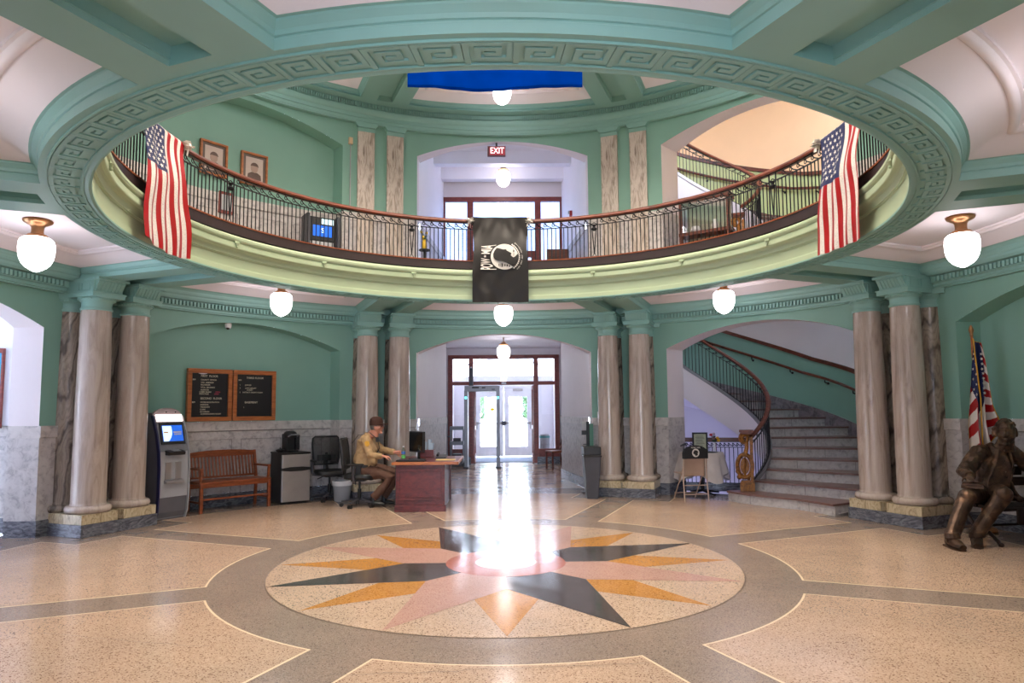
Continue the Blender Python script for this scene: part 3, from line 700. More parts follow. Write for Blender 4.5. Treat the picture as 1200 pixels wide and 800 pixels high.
# ------------------------------------------------------------------ stair hall
SX, SY, RI, RO, P0, CZ, DT = 3.56, 5.31, 1.10, 2.79, -1.185, .75, .22
def sp(r, t, z): a = P0+t; return (SX+r*cos(a), SY+r*sin(a), z)
TMAX = 3.1
def stair_flight(z0, suffix, label):
    o = thing('staircase', label, 'staircase', (SX, SY, z0))
    off = Vector((-SX, -SY, 0))
    def Q(r, t, z): return tuple(Vector(sp(r, t, z))+off)
    for k in range(14):
        t0 = k*DT; t1 = t0+DT; z = .165*(k+1)
        ri = RI-(.12 if k == 0 and z0 == 0 else 0); ro = RO+.05; n = 8
        din, dout = {0: (.30, .02), 1: (.12, .03)}.get(k, (.03, .015)) if z0 == 0 else (.03, .015)
        def slab(din, dout, za, zb):
            F_ = [(ri+(ro-ri)*i/n, t0-(din+(dout-din)*min(1, i/n*1.6))) for i in range(n+1)]
            B_ = [(ro-(ro-ri)*i/n, t1+.03) for i in range(n+1)]
            lo = [Q(r_, a, za) for r_, a in F_+B_]; hi = [Q(r_, a, zb) for r_, a in F_+B_]
            m.bridge([lo, hi], 0, True); m.add(hi, [list(range(len(hi)))], 0); m.add(lo, [list(range(len(lo)))], 0)
            return F_
        m = MB(); F_ = slab(din, dout, z-.165, z-.03)
        for jj in ((2, 6), (4,), (3, 7))[k % 3]:
            r_, a = F_[jj]; m.bar(Q(r_, a-.003/r_, z-.162), Q(r_, a-.003/r_, z-.032), .005, .004, 1)
        m.build('riser', [MWALL, JOINT], o, fix=False)
        m = MB(); slab(din+.025, dout+.012, z-.03, z); m.build('tread', [TREAD], o, fix=False)
    # string: white curved outer face with a stone curb on top
    m = MB(); n = 60
    top = [Q(RI-.03, TMAX*i/n, .165+CZ*TMAX*i/n+.09) for i in range(n+1)]
    th = [.61*min(1, .30+i/n*3.0) if z0 == 0 else .61 for i in range(n+1)]
    botz = [max(.02, .165+CZ*TMAX*i/n+.05-th[i]) if z0 == 0 else .165+CZ*TMAX*i/n+.05-.61 for i in range(n+1)]
    bot = [Q(RI-.03, TMAX*i/n, botz[i]) for i in range(n+1)]
    bin_ = [Q(RO+.06, TMAX*i/n, botz[i]) for i in range(n+1)]
    m.bridge([[(*p[:2], p[2]-.06) for p in top], bot, bin_], 0, False, True)
    m.build('soffit', [PLASTER], o, fix=False, angle=30)
    m = MB(); pts_ = [Q(RI, TMAX*i/n, .165+CZ*TMAX*i/n+.03) for i in range(n+1)]
    m.sweep(pts_, [(-.045, .0), (.035, .0), (.035, .065), (-.045, .065)], 0); m.build('curb', [STAIRCURB if z0 == 0 else PLASTER], o)
    return o
TREAD = plain('tread_stone', (126, 94, 88), .3); STAIRCURB = plain('stair_curb', (130, 128, 132), .35)
stair_flight(0, '', 'curved marble staircase rising through the right back arch')
stair_flight(F2+.12, '', 'upper curved staircase seen above the gallery rail')
def scroll(m, P, z, h, n_sub=7, w=.006):    # P(s)-> point along the rail; one curl and one diagonal per unit
    pass
RAILSEC = [(-.038, 0), (-.042, .02), (-.030, .042), (-.02, .05), (.02, .05), (.030, .042), (.042, .02), (.038, 0), (.02, -.012), (-.02, -.012)]
def curl(m, c, T, r):     # iron curl with a diagonal, T maps local (s, z) to world
    pts_ = [T(c[0]+r*(1-.07*i)*cos(i*.62+1.2), c[1]+r*(1-.07*i)*sin(i*.62+1.2)) for i in range(11)]
    m.tube(pts_, .0062, 4, smooth=False)
    m.tube([T(c[0]+r, c[1]-.01), T(c[0]+3.1*r, c[1]-1.3*r)], .0072, 4, smooth=False)
    m.tube([T(c[0]-.6*r, c[1]+1.25*r), T(c[0]+1.0*r, c[1]-.01)], .0072, 4, smooth=False)
def stair_rail(z0, label, ts, te):
    o = thing('stair_railing', label, 'railing', (SX, SY, z0)); off = Vector((-SX, -SY, 0))
    def Q(t, z): return Vector(sp(RI, t, .165+CZ*t+z))+off
    n = 60
    m = MB(); m.sweep([Q(ts+(te-ts)*i/n, .80) for i in range(n+1)], RAILSEC, 0, True)
    m.build('handrail', REDWOOD, o)
    m = MB()
    for dz in (.10, .70, .775): m.sweep([Q(ts+(te-ts)*i/n, dz) for i in range(n+1)], [(-.012, -.006), (.012, -.006), (.012, .006), (-.012, .006)], 0)
    m.build('rail_bar', IRON, o)
    step = .065/RI; k = int((te-ts)/step)
    for i in range(k):
        t = ts+.03+i*step; m = MB(); m.tube([Q(t, .10), Q(t, .70)], .0075, 5); m.build('baluster', IRON, o)
    m = MB()
    for i in range(0, k-1, 2):
        t = ts+.03+i*step; curl(m, (0, 0), lambda s, z: Q(t+s/RI, .738+z), .022)
    m.build('scroll_frieze', IRON, o)
    return o
stair_rail(0, 'black iron and mahogany stair railing curving up behind the gilt newel', .06, 3.05)
stair_rail(F2+.12, 'iron and mahogany railing of the upper flight above the gallery', .06, 3.05)
# walls of the stair well
def stair_wall(nm, z0, lower):
    m = MB(); n = 70; ph0, ph1 = RD(-45), RD(128)
    A = [ph0+(ph1-ph0)*i/n for i in range(n+1)]
    def W(a, z, r=RO): return (SX+r*cos(a), SY+r*sin(a), z)
    band = lambda a: z0+.165+CZ*(a-P0)+1.08+max(0, (a-P0)-1.6)*.28
    sk = lambda a: z0+.165+CZ*(a-P0)+.13
    lowz = [(z0-(2.2 if lower else .3)) for a in A]
    skz = [max(z0, sk(a)-.35) for a in A]
    bz_ = [min(band(a), z0+3.6) for a in A]
    TOPZ = z0+3.6 if lower else z0+4.3
    m.bridge([[W(a, z) for a, z in zip(A, lowz)], [W(a, z) for a, z in zip(A, skz)]], 0, False, True)
    m.bridge([[W(a, z) for a, z in zip(A, skz)], [W(a, z) for a, z in zip(A, bz_)]], 1, False, True)
    m.bridge([[W(a, z) for a, z in zip(A, bz_)], [W(a, TOPZ) for a in A]], 0 if lower else 2, False, True)
    # stone skirting
    m.bridge([[W(a, max(z0-.2, sk(a)-.4), RO-.012) for a in A], [W(a, sk(a), RO-.012) for a in A], [W(a, sk(a), RO) for a in A]], 3, False, True)
    e = (SX+RO*cos(ph1), SY+RO*sin(ph1)); jl = pol(45, R+.3, 0, -HC); jr = pol(45, R+.3, 0, HC)
    zb = z0-(2.2 if lower else .3)
    if lower:
        quad(m, [(e[0], e[1], zb), (jl.x, jl.y, zb), (jl.x, jl.y, TOPZ), (e[0], e[1], TOPZ)], 0)
    else: quad(m, [(e[0], e[1], zb), (jl.x, jl.y, zb), (jl.x, jl.y, TOPZ), (e[0], e[1], TOPZ)], 0)
    s_ = W(ph0, 0); quad(m, [(s_[0], s_[1], zb), (jr.x, jr.y, zb), (jr.x, jr.y, TOPZ), (s_[0], s_[1], TOPZ)], 1 if lower else 1)
    # ceiling fan
    cpts = [W(a, TOPZ) for a in A]+[(jl.x, jl.y, TOPZ), (jr.x, jr.y, TOPZ)]
    if not lower: m.add(cpts, [list(range(len(cpts)))], 2)
    if lower: m.add([(p[0], p[1], -2.15) for p in cpts], [list(range(len(cpts)))], 3); quad(m, [(jl.x, jl.y, -2.2), (jr.x, jr.y, -2.2), (jr.x, jr.y, 0), (jl.x, jl.y, 0)], 0)
    struct(m.build(nm, [PLASTER, GREEN if lower else STG, PEACH, STAIRSK], fix=False, angle=35), 'curved stair well wall')
    # timber dado band on the curved wall
    m = MB()
    a_ = [x for x in A if band(x) < z0+3.55]
    m.sweep([W(x, band(x), RO-.02) for x in a_], [(-.02, -.03), (.02, -.03), (.02, .045), (-.02, .045)], 0)
    struct(m.build('trim_1%d' % (0 if lower else 1), [REDWOOD]), 'mahogany dado band on the stair wall')
    m = MB(); hr = lambda x: z0+.165+CZ*(x-P0)+.78+max(0, (x-P0)-1.7)*.25
    a_ = [x for x in A if hr(x) < z0+3.55]
    o = thing('wall_handrail', ('wooden handrail on iron brackets along the %s stair wall' % ('lower' if lower else 'upper')), 'handrail', (SX, SY, z0)); off = Vector((SX, SY, z0))
    m.tube([Vector(W(x, hr(x), RO-.085))-off for x in a_], [(.022, .028)]*len(a_), 10); m.build('rail', REDWOOD, o)
    for x in a_[4::7]:
        m = MB(); p = Vector(W(x, hr(x)-.02, RO-.085))-off; q = Vector(W(x, hr(x)-.09, RO-.01))-off
        m.tube([p, p-Vector((0, 0, .05)), q], .012, 8); m.ball(q, .025, 8, 6); m.build('bracket', IRON, o)
STAIRSK = marble('stair_skirting_marble', (120, 112, 120), (84, 78, 88), (144, 136, 142), (2, 2, 2), .3)
stair_wall('wall_stair', 0, True); stair_wall('wall_stair_upper', F2, False)
# carved newel
def newel(loc, label, s=1):
    o = thing('newel_post', label, 'newel post', loc, -RD(20)); o.scale = (s, s, s)
    m = MB(); m.box(-.10, .125, -.08, .08, 0, .14); m.box(-.085, .11, -.07, .07, .14, .17); m.build('foot', GILT, o, .006)
    m = MB(); m.box(.065, .115, -.055, .055, .17, .87)
    m.build('upright', GILT, o)
    m = MB()   # lower scroll wreath
    cz = .40
    pts_ = [(-.02+.115*cos(a), 0, cz+.185*sin(a)) for a in [2*pi*i/28 for i in range(28)]]
    m.tube(pts_+[pts_[0]], [(.046, .036)]*29, 10)
    m.tube([(-.02+.06*cos(a), 0, cz+.11*sin(a)) for a in [2*pi*i/24 for i in range(25)]], .014, 8)
    m.tube([(-.02, 0, .24), (-.03, 0, .34), (-.01, 0, .44), (-.02, 0, .54)], [(.045, .02), (.03, .02), (.045, .02), (.02, .015)], 8)
    m.prismy([(-.02+.075*cos(a), .40+.13*sin(a)) for a in [2*pi*i/20 for i in range(20)]], -.012, .012)
    m.ball((-.11, 0, .22), .04, 10, 8); m.ball((.03, 0, .20), .03, 10, 8); m.ball((-.14, 0, .31), .03, 10, 8)
    m.build('wreath', GILT, o)
    m = MB()   # stem and upper volute
    m.tube([(-.02, 0, .55), (.0, 0, .62), (.02, 0, .70), (.015, 0, .78)], [.055, .036, .032, .036], 10)
    v = [(-.012+.085*(1-i/34)*cos(.5+i*.42), 0, .845+.10*(1-i/34)*sin(.5+i*.42)) for i in range(26)]
    m.tube(v, [(.045, .026)]*26, 8); m.build('volute', GILT, o)
    m = MB(); m.box(-.09, .13, -.075, .075, .945, .985); m.box(-.075, .115, -.06, .06, .915, .945); m.build('cap', REDWOOD, o, .006)
    return o
newel((3.93, 4.27, .165), 'gilt carved newel post at the foot of the marble staircase')
newel((3.93, 4.27, F2+.02), 'gilt carved newel of the upper flight behind the gallery rail')
# stairwell guard rail to the basement flight
def straight_rail(name, p, q, z0, H, label, step=.075):
    p = Vector(p); q = Vector(q); o = thing(name, label, 'railing', (p.x, p.y, z0)); d = (q-p); L = d.length; d.normalize()
    P = lambda s, z: (d.x*s, d.y*s, z)
    m = MB(); m.sweep([P(0, H-.03), P(L, H-.03)], [(-.03, -.03), (.03, -.03), (.03, .045), (-.03, .045)], 0); m.build('handrail', REDWOOD, o)
    m = MB()
    for z in (.05, H-.16, H-.06): m.sweep([P(0, z), P(L, z)], [(-.01, -.006), (.01, -.006), (.01, .006), (-.01, .006)], 0)
    m.build('rail_bar', IRON, o)
    n = int(L/step)
    for i in range(n):
        m = MB(); m.tube([P(.03+i*step, .05), P(.03+i*step, H-.16)], .008, 5); m.build('baluster', IRON, o)
    m = MB()
    for i in range(n): 
        c = .03+i*step
        curl(m, (0, 0), lambda s, z, c=c: P(c+s, H-.11+z), .024)
    m.build('scroll_frieze', IRON, o)
    m = MB(); m.sweep([P(-.05, 0), P(L, 0)], [(-.05, 0), (.06, 0), (.06, .05), (-.05, .05)], 0); m.build('curb', MBASE, o)
    return o
straight_rail('basement_railing', (2.80, 6.05), (4.42, 5.62), .09, .86, 'iron railing behind the small round table guarding the steps down')
m = MB(); m.prism([(2.70, 6.14), (4.46, 5.68), (4.42, 5.50), (2.66, 5.96)], 0, .095); struct(m.build('baseboard_stair', [MBASE]), 'dark stone curb under the basement railing')

# ------------------------------------------------------------------ gallery railing
def gallery_rail():
    RR = 3.65
    o = thing('gallery_railing', 'circular iron gallery railing with mahogany handrail over the hall', 'railing', (0, 0, 3.69))
    m = MB(); N = 180
    m.sweep([pol(360*i/N, RR+.01, .76) for i in range(N)], [(-.045, -.02), (-.05, .0), (-.035, .028), (-.02, .038), (.02, .038), (.035, .028), (.05, 0), (.045, -.02)], 0, True, True)
    m.build('handrail', REDWOOD, o)
    m = MB(); m.sweep([pol(360*i/N, RR, 0) for i in range(N)], [(-.04, 0), (.04, 0), (.04, .12), (-.04, .12)], 0, False, True); m.build('curb', BRONZE_D, o)
    m = MB(); m.sweep([pol(360*i/N, RR, 0) for i in range(N)], [(-.048, .12), (.048, .12), (.048, .135), (-.048, .135)], 0, False, True); m.build('curb_cap', TEAK, o)
    m = MB()
    for z in (.635, .735): m.sweep([pol(360*i/N, RR, z) for i in range(N)], [(-.012, -.005), (.012, -.005), (.012, .005), (-.012, .005)], 0, False, True)
    m.build('rail_bar', IRON, o)
    proto = MB(); proto.tube([(0, 0, .13), (0, 0, .637)], .0075, 5); pr = None
    stuff = MB(); posts = [22.5+45*k for k in range(8)]
    idx = sorted([i for i in range(360)], key=lambda i: (0 if 38 < abs(((i+180) % 360)-180) < 104 else 1, abs(((i+180) % 360)-180) if abs(((i+180) % 360)-180) > 104 else -abs(((i+180) % 360)-180)))
    cnt = 0
    for i in idx:
        a = i+.0; da = min(abs(((a-p+180) % 360)-180) for p in posts)
        if da < .9: continue
        if cnt < 100:
            if pr is None: b = proto.build('baluster', IRON, o); pr = b
            else: b = pr.copy(); col.objects.link(b)
            b.location = pol(a, RR); cnt += 1
        else:
            stuff.T = Matrix.Translation(pol(a, RR)); stuff.tube([(0, 0, .13), (0, 0, .637)], .0075, 5); stuff.T = Matrix()
    s = stuff.build('baluster_row', IRON, o); s['kind'] = 'stuff'
    m = MB()
    for i in range(180):
        a = 2*i+.5; da = min(abs(((a-p+180) % 360)-180) for p in posts)
        if da < 1.2: continue
        curl(m, (0, 0), lambda s_, z, a=a: pol(a+math.degrees(s_/RR), RR, .685+z), .032)
    m.build('scroll_frieze', IRON, o)
    for a in posts:
        m = MB(); m.T = fr(a, RR)
        for x in (-.055, .055): m.tube([(x, 0, .13), (x, 0, .74)], .009, 6)
        m.tube([(0, 0, .13), (-.03, 0, .15), (0, 0, .2), (.03, 0, .15), (0, 0, .13)], .006, 5)
        m.tube([(0, 0, .18), (-.03, 0, .55)], .008, 6); m.tube([(0, 0, .18), (.03, 0, .55)], .008, 6)
        m.lathe([(.01, .54), (.042, .555), (.045, .575), (.02, .60), (.02, .61), (.035, .635)], 12); m.tube([(-.05, 0, .64), (0, 0, .67), (.05, 0, .64)], .007, 5)
        m.T = Matrix(); m.build('panel_post', IRON, o)
    return o
gallery_rail()
# ------------------------------------------------------------------ lamps
def lamp_proto(kind):
    t = thing('ceiling_lamp' if kind == 'c' else 'pendant_lamp', 'x', 'lamp')
    m = MB()
    if kind == 'c':
        m.lathe([(.02, 0), (.125, -.002), (.135, -.012), (.128, -.028), (.10, -.045), (.07, -.06), (.058, -.08), (.055, -.12), (.058, -.145), (.085, -.155), (.098, -.168), (.10, -.185), (.085, -.19)], 28)
        for i in range(24): a = 2*pi*i/24; m.ball((.118*cos(a), .118*sin(a), -.024), (.012, .012, .010), 6, 4)
        dz = -.185
    else:
        m.tube([(0, 0, .45), (0, 0, 0)], .008, 6)
        for i in range(7): m.ball((0, 0, .03+.05*i), (.014, .014, .018), 8, 5)
        m.lathe([(.02, .01), (.05, -.01), (.07, -.04), (.11, -.06), (.118, -.075), (.10, -.09), (.08, -.10), (.075, -.115)], 28)
        dz = -.11
    m.build('fitting', BRASS, t)
    m = MB(); m.lathe([(.085, dz+.004), (.125, dz-.008), (.148, dz-.03), (.157, dz-.06), (.160, dz-.11), (.157, dz-.17), (.147, dz-.22), (.127, dz-.265), (.096, dz-.303), (.06, dz-.328), (.028, dz-.345), (.01, dz-.352)], 28)
    m.build('globe', LAMPG, t)
    return t
lc = lamp_proto('c'); lp = lamp_proto('p')
L = [(-90, 4.75, 3.47, 'opal glass ceiling lamp on the far left, left of the hanging flag'), (-45, 4.75, 3.47, 'opal ceiling lamp above the black directory boards'),
     (0, 4.75, 3.47, 'opal ceiling lamp just under the hanging black flag'), (45, 4.75, 3.47, 'opal ceiling lamp in front of the lower staircase arch'),
     (90, 4.75, 3.47, 'opal ceiling lamp on the far right above the standing flag'), (0, 4.75, 3.47+3.94, 'opal ceiling lamp high up, peeking out below the blue flag'),
     (135, 4.75, 3.47, 'opal ceiling lamp in the right front bay'), (-135, 4.75, 3.47, 'opal ceiling lamp in the left front bay'), (180, 5.0, 3.47, 'opal ceiling lamp above the front arch'),
     (-45, 4.75, 7.41, 'opal ceiling lamp of the upper left bay'), (45, 4.75, 7.41, 'opal ceiling lamp of the upper right bay'), (90, 4.75, 7.41, 'opal ceiling lamp of the upper far right bay'), (-90, 4.75, 7.41, 'opal ceiling lamp of the upper far left bay')]
for i, (a, r, z, lab) in enumerate(L):
    o = lc if i == 0 else dup(lc); o.location = pol(a, r, z); o['label'] = lab; o['group'] = 'opal ceiling lamps of the rotunda'
lp.location = (0, 9.5, 3.14); lp['label'] = 'opal pendant lamp inside the entrance hall, in front of the door screen'
for loc, lab in (((0, 14.0, 3.20), 'opal pendant lamp in the lobby seen through the transom'), ((.02, 8.0, F2+3.2-.02), 'opal pendant lamp of the upper hall, below the red sign'),
                 ((2.95, 7.0, F2+3.6), 'pendant lamp over the upper stair well'), ((0, -9.0, 3.1), 'pendant lamp of the rear hall')):
    dup(lp, loc, label=lab)

# ------------------------------------------------------------------ flags on the gallery rail
def star(m, c, ux, uz, r, mat=0, rot=0):
    c = Vector(c); pts_ = []
    for i in range(10):
        a = pi/2+rot+i*pi/5; q = r if i % 2 == 0 else r*.42; pts_.append(c+ux*(q*cos(a))+uz*(q*sin(a)))
    m.add(pts_, [list(range(10))], mat)
def us_hang(ac, label, flip):
    root = pol(ac, 3.5, 3.15); t = thing('hanging_flag', label, 'flag', root)
    m = MB(); nc, nr = 39, 60; HA = 7.35
    L_ = 1.36
    def prof(s):   # s: length from the rail top down -> r, z
        if s < .05: return 3.60-.03*(s/.05), 4.50-.03*(s/.05)
        q = min(1, (s-.05)/.62); q = q*q*(3-2*q); return 3.565-.085*q, 4.47-(s-.05)
    def P(c, r, lift=0):
        s = L_*r/nr; u = c/nc; rr, z = prof(s); k = r/nr
        lean = (.9 if flip else -.6)*sin(pi*k)*(.4+.6*u)
        a = ac+(u-.5)*2*HA*(1-.10*sin(pi*min(1, k*1.4)))+lean+(.5*sin(6*k+u*3)*.6)
        rr += .014*sin(u*21+k*3)*min(1, k*2+.15)-.006*sin(k*13+u*4)
        z -= .05*(abs(u-.5)*2)**2*k*(0 if flip else -1)+.03*u*k
        return pol(a, rr-lift, z)-root
    vs = [P(c, r) for r in range(nr+1) for c in range(nc+1)]; fs = []; ms = []
    for r in range(nr):
        for c in range(nc):
            st = c//3; i = r*(nc+1)+c
            can = r < nr*.40 and st < 7 if not flip else r < nr*.46 and st < 7
            m.f.append([i, i+1, i+nc+2, i+nc+1]); m.m.append(2 if can else (st % 2)); m.s.append(True)
    m.v = [tuple(v) for v in vs]
    m.build('cloth', [RED, SIGNW, NAVY], t, fix=False, angle=180)
    m = MB(); rmax = .40 if not flip else .46
    for i in range(9):
        for j in range(6 if i % 2 == 0 else 5):
            c = (j+.6+(0 if i % 2 == 0 else .5))*21/6.4; r = (i+.7)*nr*rmax/9.6
            p = P(c, r, .006); p2 = P(c+.5, r, .006); p3 = P(c, r-.5, .006)
            star(m, p, (p2-p).normalized(), (p3-p).normalized(), .027, 0, .3)
    m.build('stars', WHT, t)
    return t
us_hang(-88.8, 'satin American flag hanging over the left side of the gallery rail', False)
us_hang(90.0, 'satin American flag hanging over the right side of the gallery rail', True)
def rosette(p, label, s=1):
    t = thing('ribbon_rosette', label, 'rosette', p, group='white ribbon rosettes on the gallery rail'); m = MB(); rr = random.Random(int(abs(p[0]*100)+3))
    for i in range(15):
        a = rr.uniform(0, 2*pi); b = rr.uniform(-.9, 1.2); d = Vector((cos(a)*cos(b), sin(a)*cos(b), sin(b)*.8))*.052*s
        n = d.cross(Vector((0, 0, 1))).normalized()*.02*s
        m.tube([d*.1, d*.7+n, d+n*1.4, d*1.05-n*.6, d*.6-n, d*.15], [(.016*s, .004)]*6, 6)
    m.ball((0, 0, 0), .035*s, 10, 7)
    m.tube([(0, 0, 0), (.01, -.02, -.06*s), (0, -.02, -.12*s)], [(.018, .003)]*3, 6); m.tube([(0, 0, 0), (-.03, -.015, -.05*s), (-.035, -.02, -.10*s)], [(.018, .003)]*3, 6)
    m.build('ribbon', WHT, t); return t
rosette(pol(-81.2, 3.55, 4.46), 'white ribbon rosette at the right corner of the left hanging flag')
rosette(pol(82.2, 3.55, 4.44), 'white ribbon rosette at the left corner of the right hanging flag')
rosette(pol(-8.2, 3.58, 4.45), 'white ribbon rosette left of the black flag'); rosette(pol(6.6, 3.58, 4.45), 'white ribbon rosette right of the black flag')
# black memorial flag in the middle
def mia():
    ac = -.75; root = pol(ac, 3.47, 3.13); t = thing('memorial_flag', 'black prisoner-of-war memorial flag hanging from the middle of the gallery rail', 'flag', root)
    W, H = .87, 1.36; FR = 3.478; nc, nr = 36, 54
    def P(x, s, lift=0):     # x -.5...5, s 0..1 down
        z = 4.51-H*s; q = min(1, s*1.9); r = 3.59-.105*q*q*(3-2*q)
        ww = W*(1-.06*sin(pi*min(1, s*1.6)))
        w_ = min(1, abs(s-.45)*4+.15); r += .012*sin(26*abs(x)*(1-s*.6)-s*9)*max(0, 1-abs(s-.14)*6) + .009*sin(18*abs(x)+s*20)*max(0, 1-abs(s-.85)*5); r += (.008*sin(x*16+s*9)+.008*sin(x*7-s*6)*min(1, s*8))*w_
        a = ac+math.degrees(x*ww/3.5)
        return pol(a, r-lift, z)-root
    m = MB(); m.v = [tuple(P(c/nc-.5, r/nr)) for r in range(nr+1) for c in range(nc+1)]
    for r in range(nr):
        for c in range(nc): i = r*(nc+1)+c; m.f.append([i, i+1, i+nc+2, i+nc+1]); m.m.append(0); m.s.append(True)
    m.build('cloth', CLOTHB, t, fix=False, angle=180)
    # emblem lies in flag coordinates: x right, s down (pixel frame of the flag, 66 x 102)
    K = lambda px, py, l=.016: P((px-322)/470-.0, (py-55)/710, l)
    def poly(pts_, mat, l): 
        m = MB(); c = K(sum(p[0] for p in pts_)/len(pts_), sum(p[1] for p in pts_)/len(pts_), l)
        v = [K(x, y, l) for x, y in pts_]; m.add(v, [list(range(len(v)))], 0); return m
    C_ = lambda X, Y: (145.4+X*.4183, 247.2+Y*.4181)
    disc = [C_(510+288*cos(a), 350+254*sin(a)) for a in [2*pi*i/48 for i in range(48)]]
    poly(disc, WHT, .016).build('emblem_disc', WHT, t)
    head_ = [C_(*p) for p in [(345, 180), (400, 188), (480, 212), (545, 210), (560, 235), (600, 255), (655, 285), (655, 305), (640, 325), (662, 348), (690, 370), (720, 362), (760, 330), (792, 300), (812, 330), (800, 400), (770, 465), (725, 525), (680, 552), (620, 512), (540, 470), (460, 448), (380, 440), (310, 410), (275, 360), (272, 300), (300, 235)]]
    poly(head_, CLOTHB, .032).build('emblem_head', CLOTHB, t)
    m = MB()
    for x0, x1, y0, y1 in ((385, 400, 490, 540), (410, 425, 485, 550), (440, 470, 482, 556), (480, 492, 490, 550), (505, 530, 500, 545), (545, 575, 505, 550), (590, 620, 525, 555), (700, 710, 190, 340), (690, 722, 230, 255)):
        v = [K(*C_(x, y), .027) for x, y in ((x0, y0), (x1, y0), (x1, y1), (x0, y1))]; m.add(v, [(0, 1, 2, 3)])
    m.build('emblem_marks', CLOTHB, t)
    m = MB()
    def arcm(rx, ry, a0, a1, w, n_, dash):
        for i in range(n_):
            if dash and i % 3 == 2: continue
            b0 = RD(a0+(a1-a0)*i/n_); b1 = RD(a0+(a1-a0)*(i+1)/n_)
            v = [K(*C_(510+(rx+q)*cos(b), 350+(ry+q)*sin(b)), .02) for q, b in ((0, b0), (0, b1), (w, b1), (w, b0))]; m.add(v, [(0, 1, 2, 3)])
    arcm(305, 275, -60, 58, 20, 45, True); arcm(300, 270, -60, 58, 5, 30, False)
    p = K(*C_(102, 348), .02); ux = (K(200, 393, .02)-K(190, 393, .02)).normalized(); star(m, p, ux, Vector((0, 0, 1)), .026, 0, pi/2)
    m.build('emblem_lines', WHT, t)
    uz = Vector((0, 0, 1))
    # words bent to the rim of the disc: text runs upwards, letter height stretches to the disc
    def word(body, Y0, Y1):
        o = text(body, 1, Matrix(), WHT, t, 'word', 0, 'LEFT', bold=.025); xs = [v.co.x for v in o.data.vertices]; ys = [v.co.y for v in o.data.vertices]
        a0, a1, b0, b1 = min(xs), max(xs), min(ys), max(ys)
        for v in o.data.vertices:
            Y = Y0+(Y1-Y0)*(v.co.x-a0)/(a1-a0); h = (b1-v.co.y)/(b1-b0)
            xr = min(345, 510-316*sqrt(max(0, 1-((Y-350)/275)**2)))
            v.co = K(*C_(xr+(20-xr)*(1-h) if False else 20+(xr-20)*h, Y), .02)
    word('POW', 606, 385); word('MIA', 300, 112)
    s = 'YOU ARE NOT FORGOTTEN'
    for i, ch in enumerate(s):
        if ch == ' ': continue
        b = RD(46-98*i/(len(s)-1)); p = K(*C_(510+372*cos(b), 350+338*sin(b)), .02)
        d = (uz*cos(b)-ux*sin(b)).normalized(); n = (-ux*cos(b)-uz*sin(b)).normalized()
        text(ch, .030, Matrix.Translation(p) @ Matrix((d, n, d.cross(n))).transposed().to_4x4(), WHT, t, 'letter', .001)
mia()
# blue flag high above
def blue():
    root = Vector((-.1, 3.5, 6.5)); t = thing('blue_flag', 'royal blue flag hanging high in the centre, only its lower edge in view', 'flag', root)
    m = MB(); nc, nr = 60, 24; m.v = []
    for r in range(nr+1):
        for c in range(nc+1):
            u = c/nc; k = r/nr; x = -1.49+2.76*u; sag = -.07*sin(pi*min(1, u/.9))**2*(1 if u < .9 else .3)
            y = 3.47+.012*sin(u*13+k*9)*k+.008*sin(u*41-k*8)*k
            m.v.append(tuple(Vector((x, y-.12*0, 7.75+(6.57-7.75)*k+sag*k))-root))
    for r in range(nr):
        for c in range(nc): i = r*(nc+1)+c; m.f.append([i, i+1, i+nc+2, i+nc+1]); m.m.append(1 if r >= nr-1 else 0); m.s.append(True)
    m.build('cloth', [BLUEF, BLUED], t, fix=False, angle=180)
blue()

